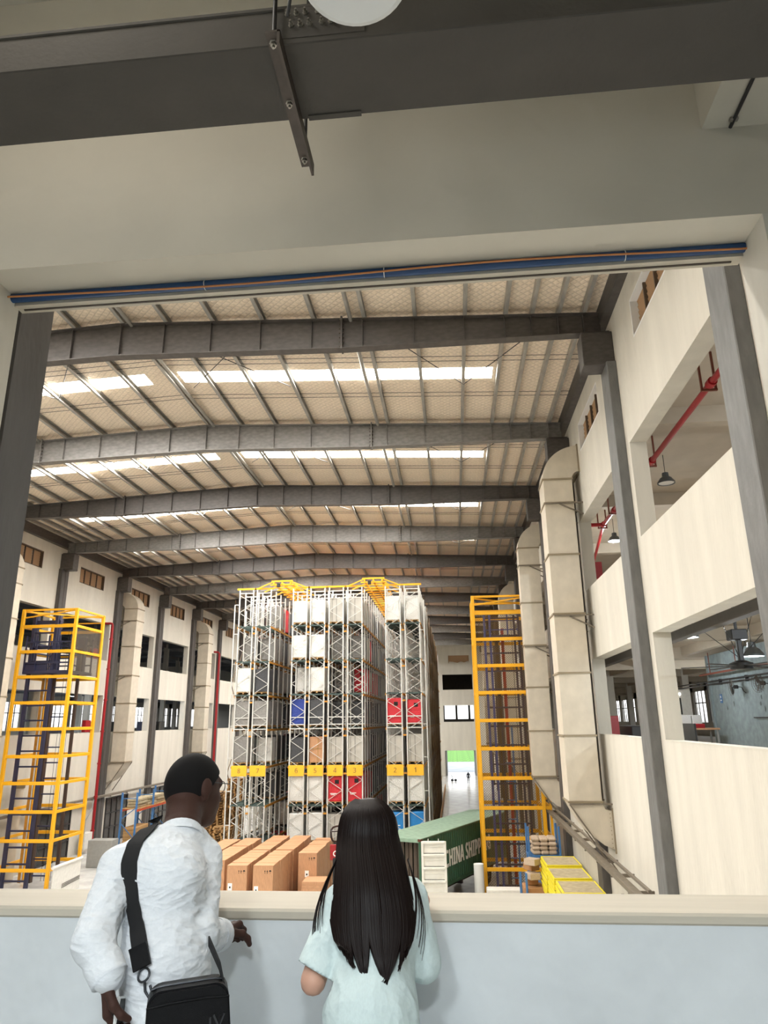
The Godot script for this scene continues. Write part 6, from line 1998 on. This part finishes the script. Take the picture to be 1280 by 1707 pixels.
	gl.rod(hc - hb.x * 0.009 - hb.z * 0.118, hc + hb.x * 0.009 - hb.z * 0.118, 0.003, 6)
	put("glasses", gl.mesh(), M.glasses, o, at, "dark tortoise glasses")
	# hair: a cap on the skull and many long locks
	var cap := Flesh.new()
	cap.k = 0.02
	cap.egg(hc + hb.y * 0.006 + hb.z * 0.006, Vector3(0.084, 0.098, 0.103), hb)
	cap.cut(-(hb.y * 0.45 + hb.z * 0.9), hc + hb.y * 0.0 - hb.z * 0.035)
	var hair_cap := cap.mesh(hc - Vector3(0.15, 0.15, 0.15), hc + Vector3(0.15, 0.15, 0.15), 0.005)
	var g := Geo.new()
	var ys: Array[float] = [8.945, 8.925, 8.89, 8.84, 8.78, 8.72, 8.67, 8.63, 8.59, 8.55, 8.52, 8.49]
	var xl: Array[float] = [-0.345, -0.373, -0.392, -0.4, -0.396, -0.391, -0.392, -0.389, -0.378, -0.36, -0.345, -0.33]
	var xr: Array[float] = [-0.27, -0.238, -0.213, -0.204, -0.182, -0.162, -0.148, -0.142, -0.144, -0.15, -0.158, -0.17]
	var zm: Array[float] = [-2.55, -2.54, -2.53, -2.52, -2.46, -2.4, -2.36, -2.325, -2.295, -2.265, -2.25, -2.235]
	var bulge: Array[float] = [0.04, 0.075, 0.1, 0.108, 0.1, 0.085, 0.07, 0.058, 0.05, 0.045, 0.04, 0.035]
	for i in 720:
		var u := rng.randf_range(-1.0, 1.0)
		var layer := rng.randf()
		var tip := 8.555
		var mid := u
		if u < -0.5:
			tip = lerpf(8.585, 8.545, clampf((u + 1.0) / 0.4, 0, 1))
			mid = -0.62
		elif u < -0.05:
			tip = 8.512
			mid = -0.27
		elif u < 0.72:
			tip = 8.497
			mid = 0.36
		else:
			tip = lerpf(8.53, 8.58, (u - 0.72) / 0.28)
			mid = 0.74
		tip += rng.randf_range(-0.006, 0.02)
		var wob := rng.randf_range(-0.03, 0.03)
		var pts := PackedVector3Array()
		var rad: Array = []
		for j in ys.size():
			var y: float = ys[j]
			if j > 0 and ys[j - 1] <= tip + 0.004:
				break
			var yy := maxf(y, tip)
			var gather := clampf((8.63 - yy) / 0.11, 0.0, 1.0)
			var uu := lerpf(u, mid + (u - mid) * 0.25, gather * gather) + wob * clampf((8.85 - yy) / 0.2, 0.0, 1.0)
			var x := lerpf(xl[j], xr[j], (uu + 1.0) * 0.5)
			var z := zm[j] + bulge[j] * sqrt(maxf(1.0 - uu * uu, 0.0)) * (1.0 - 0.09 * layer) - 0.004 * layer
			pts.append(Vector3(x, yy, z))
			rad.append(lerpf(0.0046, 0.0009, clampf((8.62 - yy) / (8.62 - tip + 0.001), 0.0, 1.0)) if y < 8.62 else 0.0046)
		if pts.size() > 3:
			g.tube(smooth_path(pts, 2), smooth_list(rad, 2), 4, false)
	for i in 22:
		var side := -1.0 if i % 2 == 0 else 1.0
		var a := rng.randf()
		var pts := PackedVector3Array()
		var x0 := -0.392 if side < 0 else -0.165
		for j in 9:
			var t := j / 8.0
			pts.append(Vector3(x0 + side * (0.055 * sin(t * 2.2) * (0.4 + 0.6 * a)), lerpf(8.78, 8.64 - 0.1 * a, t), -2.45 + 0.13 * t + 0.03 * a))
		g.tube(pts, [0.0022, 0.0022, 0.002, 0.002, 0.0018, 0.0016, 0.0013, 0.001, 0.0006], 4)
	put("hair", join([hair_cap, g.mesh()]), M.hair_long, o, at, "very long straight dark hair")

func smooth_path(p: PackedVector3Array, n: int) -> PackedVector3Array:
	var out := PackedVector3Array()
	for i in p.size() - 1:
		var a := p[maxi(i - 1, 0)]
		var d := p[mini(i + 2, p.size() - 1)]
		for j in n:
			out.append(p[i].cubic_interpolate(p[i + 1], a, d, float(j) / n))
	out.append(p[p.size() - 1])
	return out

func smooth_list(r: Array, n: int) -> Array:
	var out: Array = []
	for i in r.size() - 1:
		for j in n:
			out.append(lerpf(r[i], r[i + 1], float(j) / n))
	out.append(r[r.size() - 1])
	return out

func far_person() -> void:
	var o := thing("person", "distant dark clothed person walking on the hall floor before the far doorway", "person", Vector3(1.72, 0, -114))
	var f := Flesh.new()
	f.k = 0.05
	f.egg(Vector3(0, 1.53, 0), Vector3(0.08, 0.12, 0.1))
	f.bone(Vector3(0, 1.4, 0), Vector3(0, 1.0, 0), 0.13, 0.13)
	f.bone(Vector3(0, 1.45, 0), Vector3(0, 1.35, 0), 0.06, 0.1)
	for s in [-1.0, 1.0]:
		f.bone(Vector3(0.17 * s, 1.36, 0), Vector3(0.25 * s, 1.08, 0.04), 0.06, 0.045)
		f.bone(Vector3(0.25 * s, 1.08, 0.04), Vector3(0.24 * s, 0.85, -0.06), 0.045, 0.035)
		f.bone(Vector3(0.09 * s, 0.92, 0), Vector3(0.1 * s, 0.48, -0.06 * s), 0.09, 0.06)
		f.bone(Vector3(0.1 * s, 0.48, -0.06 * s), Vector3(0.1 * s, 0.06, 0.08 * s), 0.055, 0.04)
		f.bone(Vector3(0.1 * s, 0.05, 0.08 * s), Vector3(0.1 * s, 0.04, 0.24 * s), 0.045, 0.035)
	put("body", f.mesh(Vector3(-0.4, -0.02, -0.35), Vector3(0.4, 1.7, 0.4), 0.028), M.trousers, o)

# ---------------------------------------------------------------- build
func _ready() -> void:
	camera_and_light()
	rng.seed = 20
	materials()
	hall_floor()
	wall_side("wall_east_hall", XR, 1.0)
	wall_side("wall_west_hall", XL, -1.0)
	columns()
	rafters()
	roof()
	far_gable()
	side_storeys()
	gallery()
	duct(XR, 1.0, -28.2, "near tall cream air duct on the wall beside the second column")
	duct(XR, 1.0, -40.4, "second tall cream air duct beside the wire panelled lift", -0.95)
	duct(XR, 1.0, -59.0, "third tall cream air duct rising behind the wire panelled lift")
	duct(XR, 1.0, -98.0, "farthest tall cream air duct on the duct side wall")
	duct(XL, -1.0, -40.0, "cream air duct half hidden behind the dark post at the frame edge")
	duct(XL, -1.0, -58.1, "cream air duct on the far wall just beyond the open lift")
	duct(XL, -1.0, -76.5, "cream air duct on the far wall close to the rack numbered 8")
	duct(XL, -1.0, -94.8, "most distant cream air duct on the far racking wall")
	lifts()
	racks()
	pallet_loads()
	crates()
	container()
	right_floor_goods()
	left_floor_goods()
	storey_things()
	far_person()
	man()
	woman()
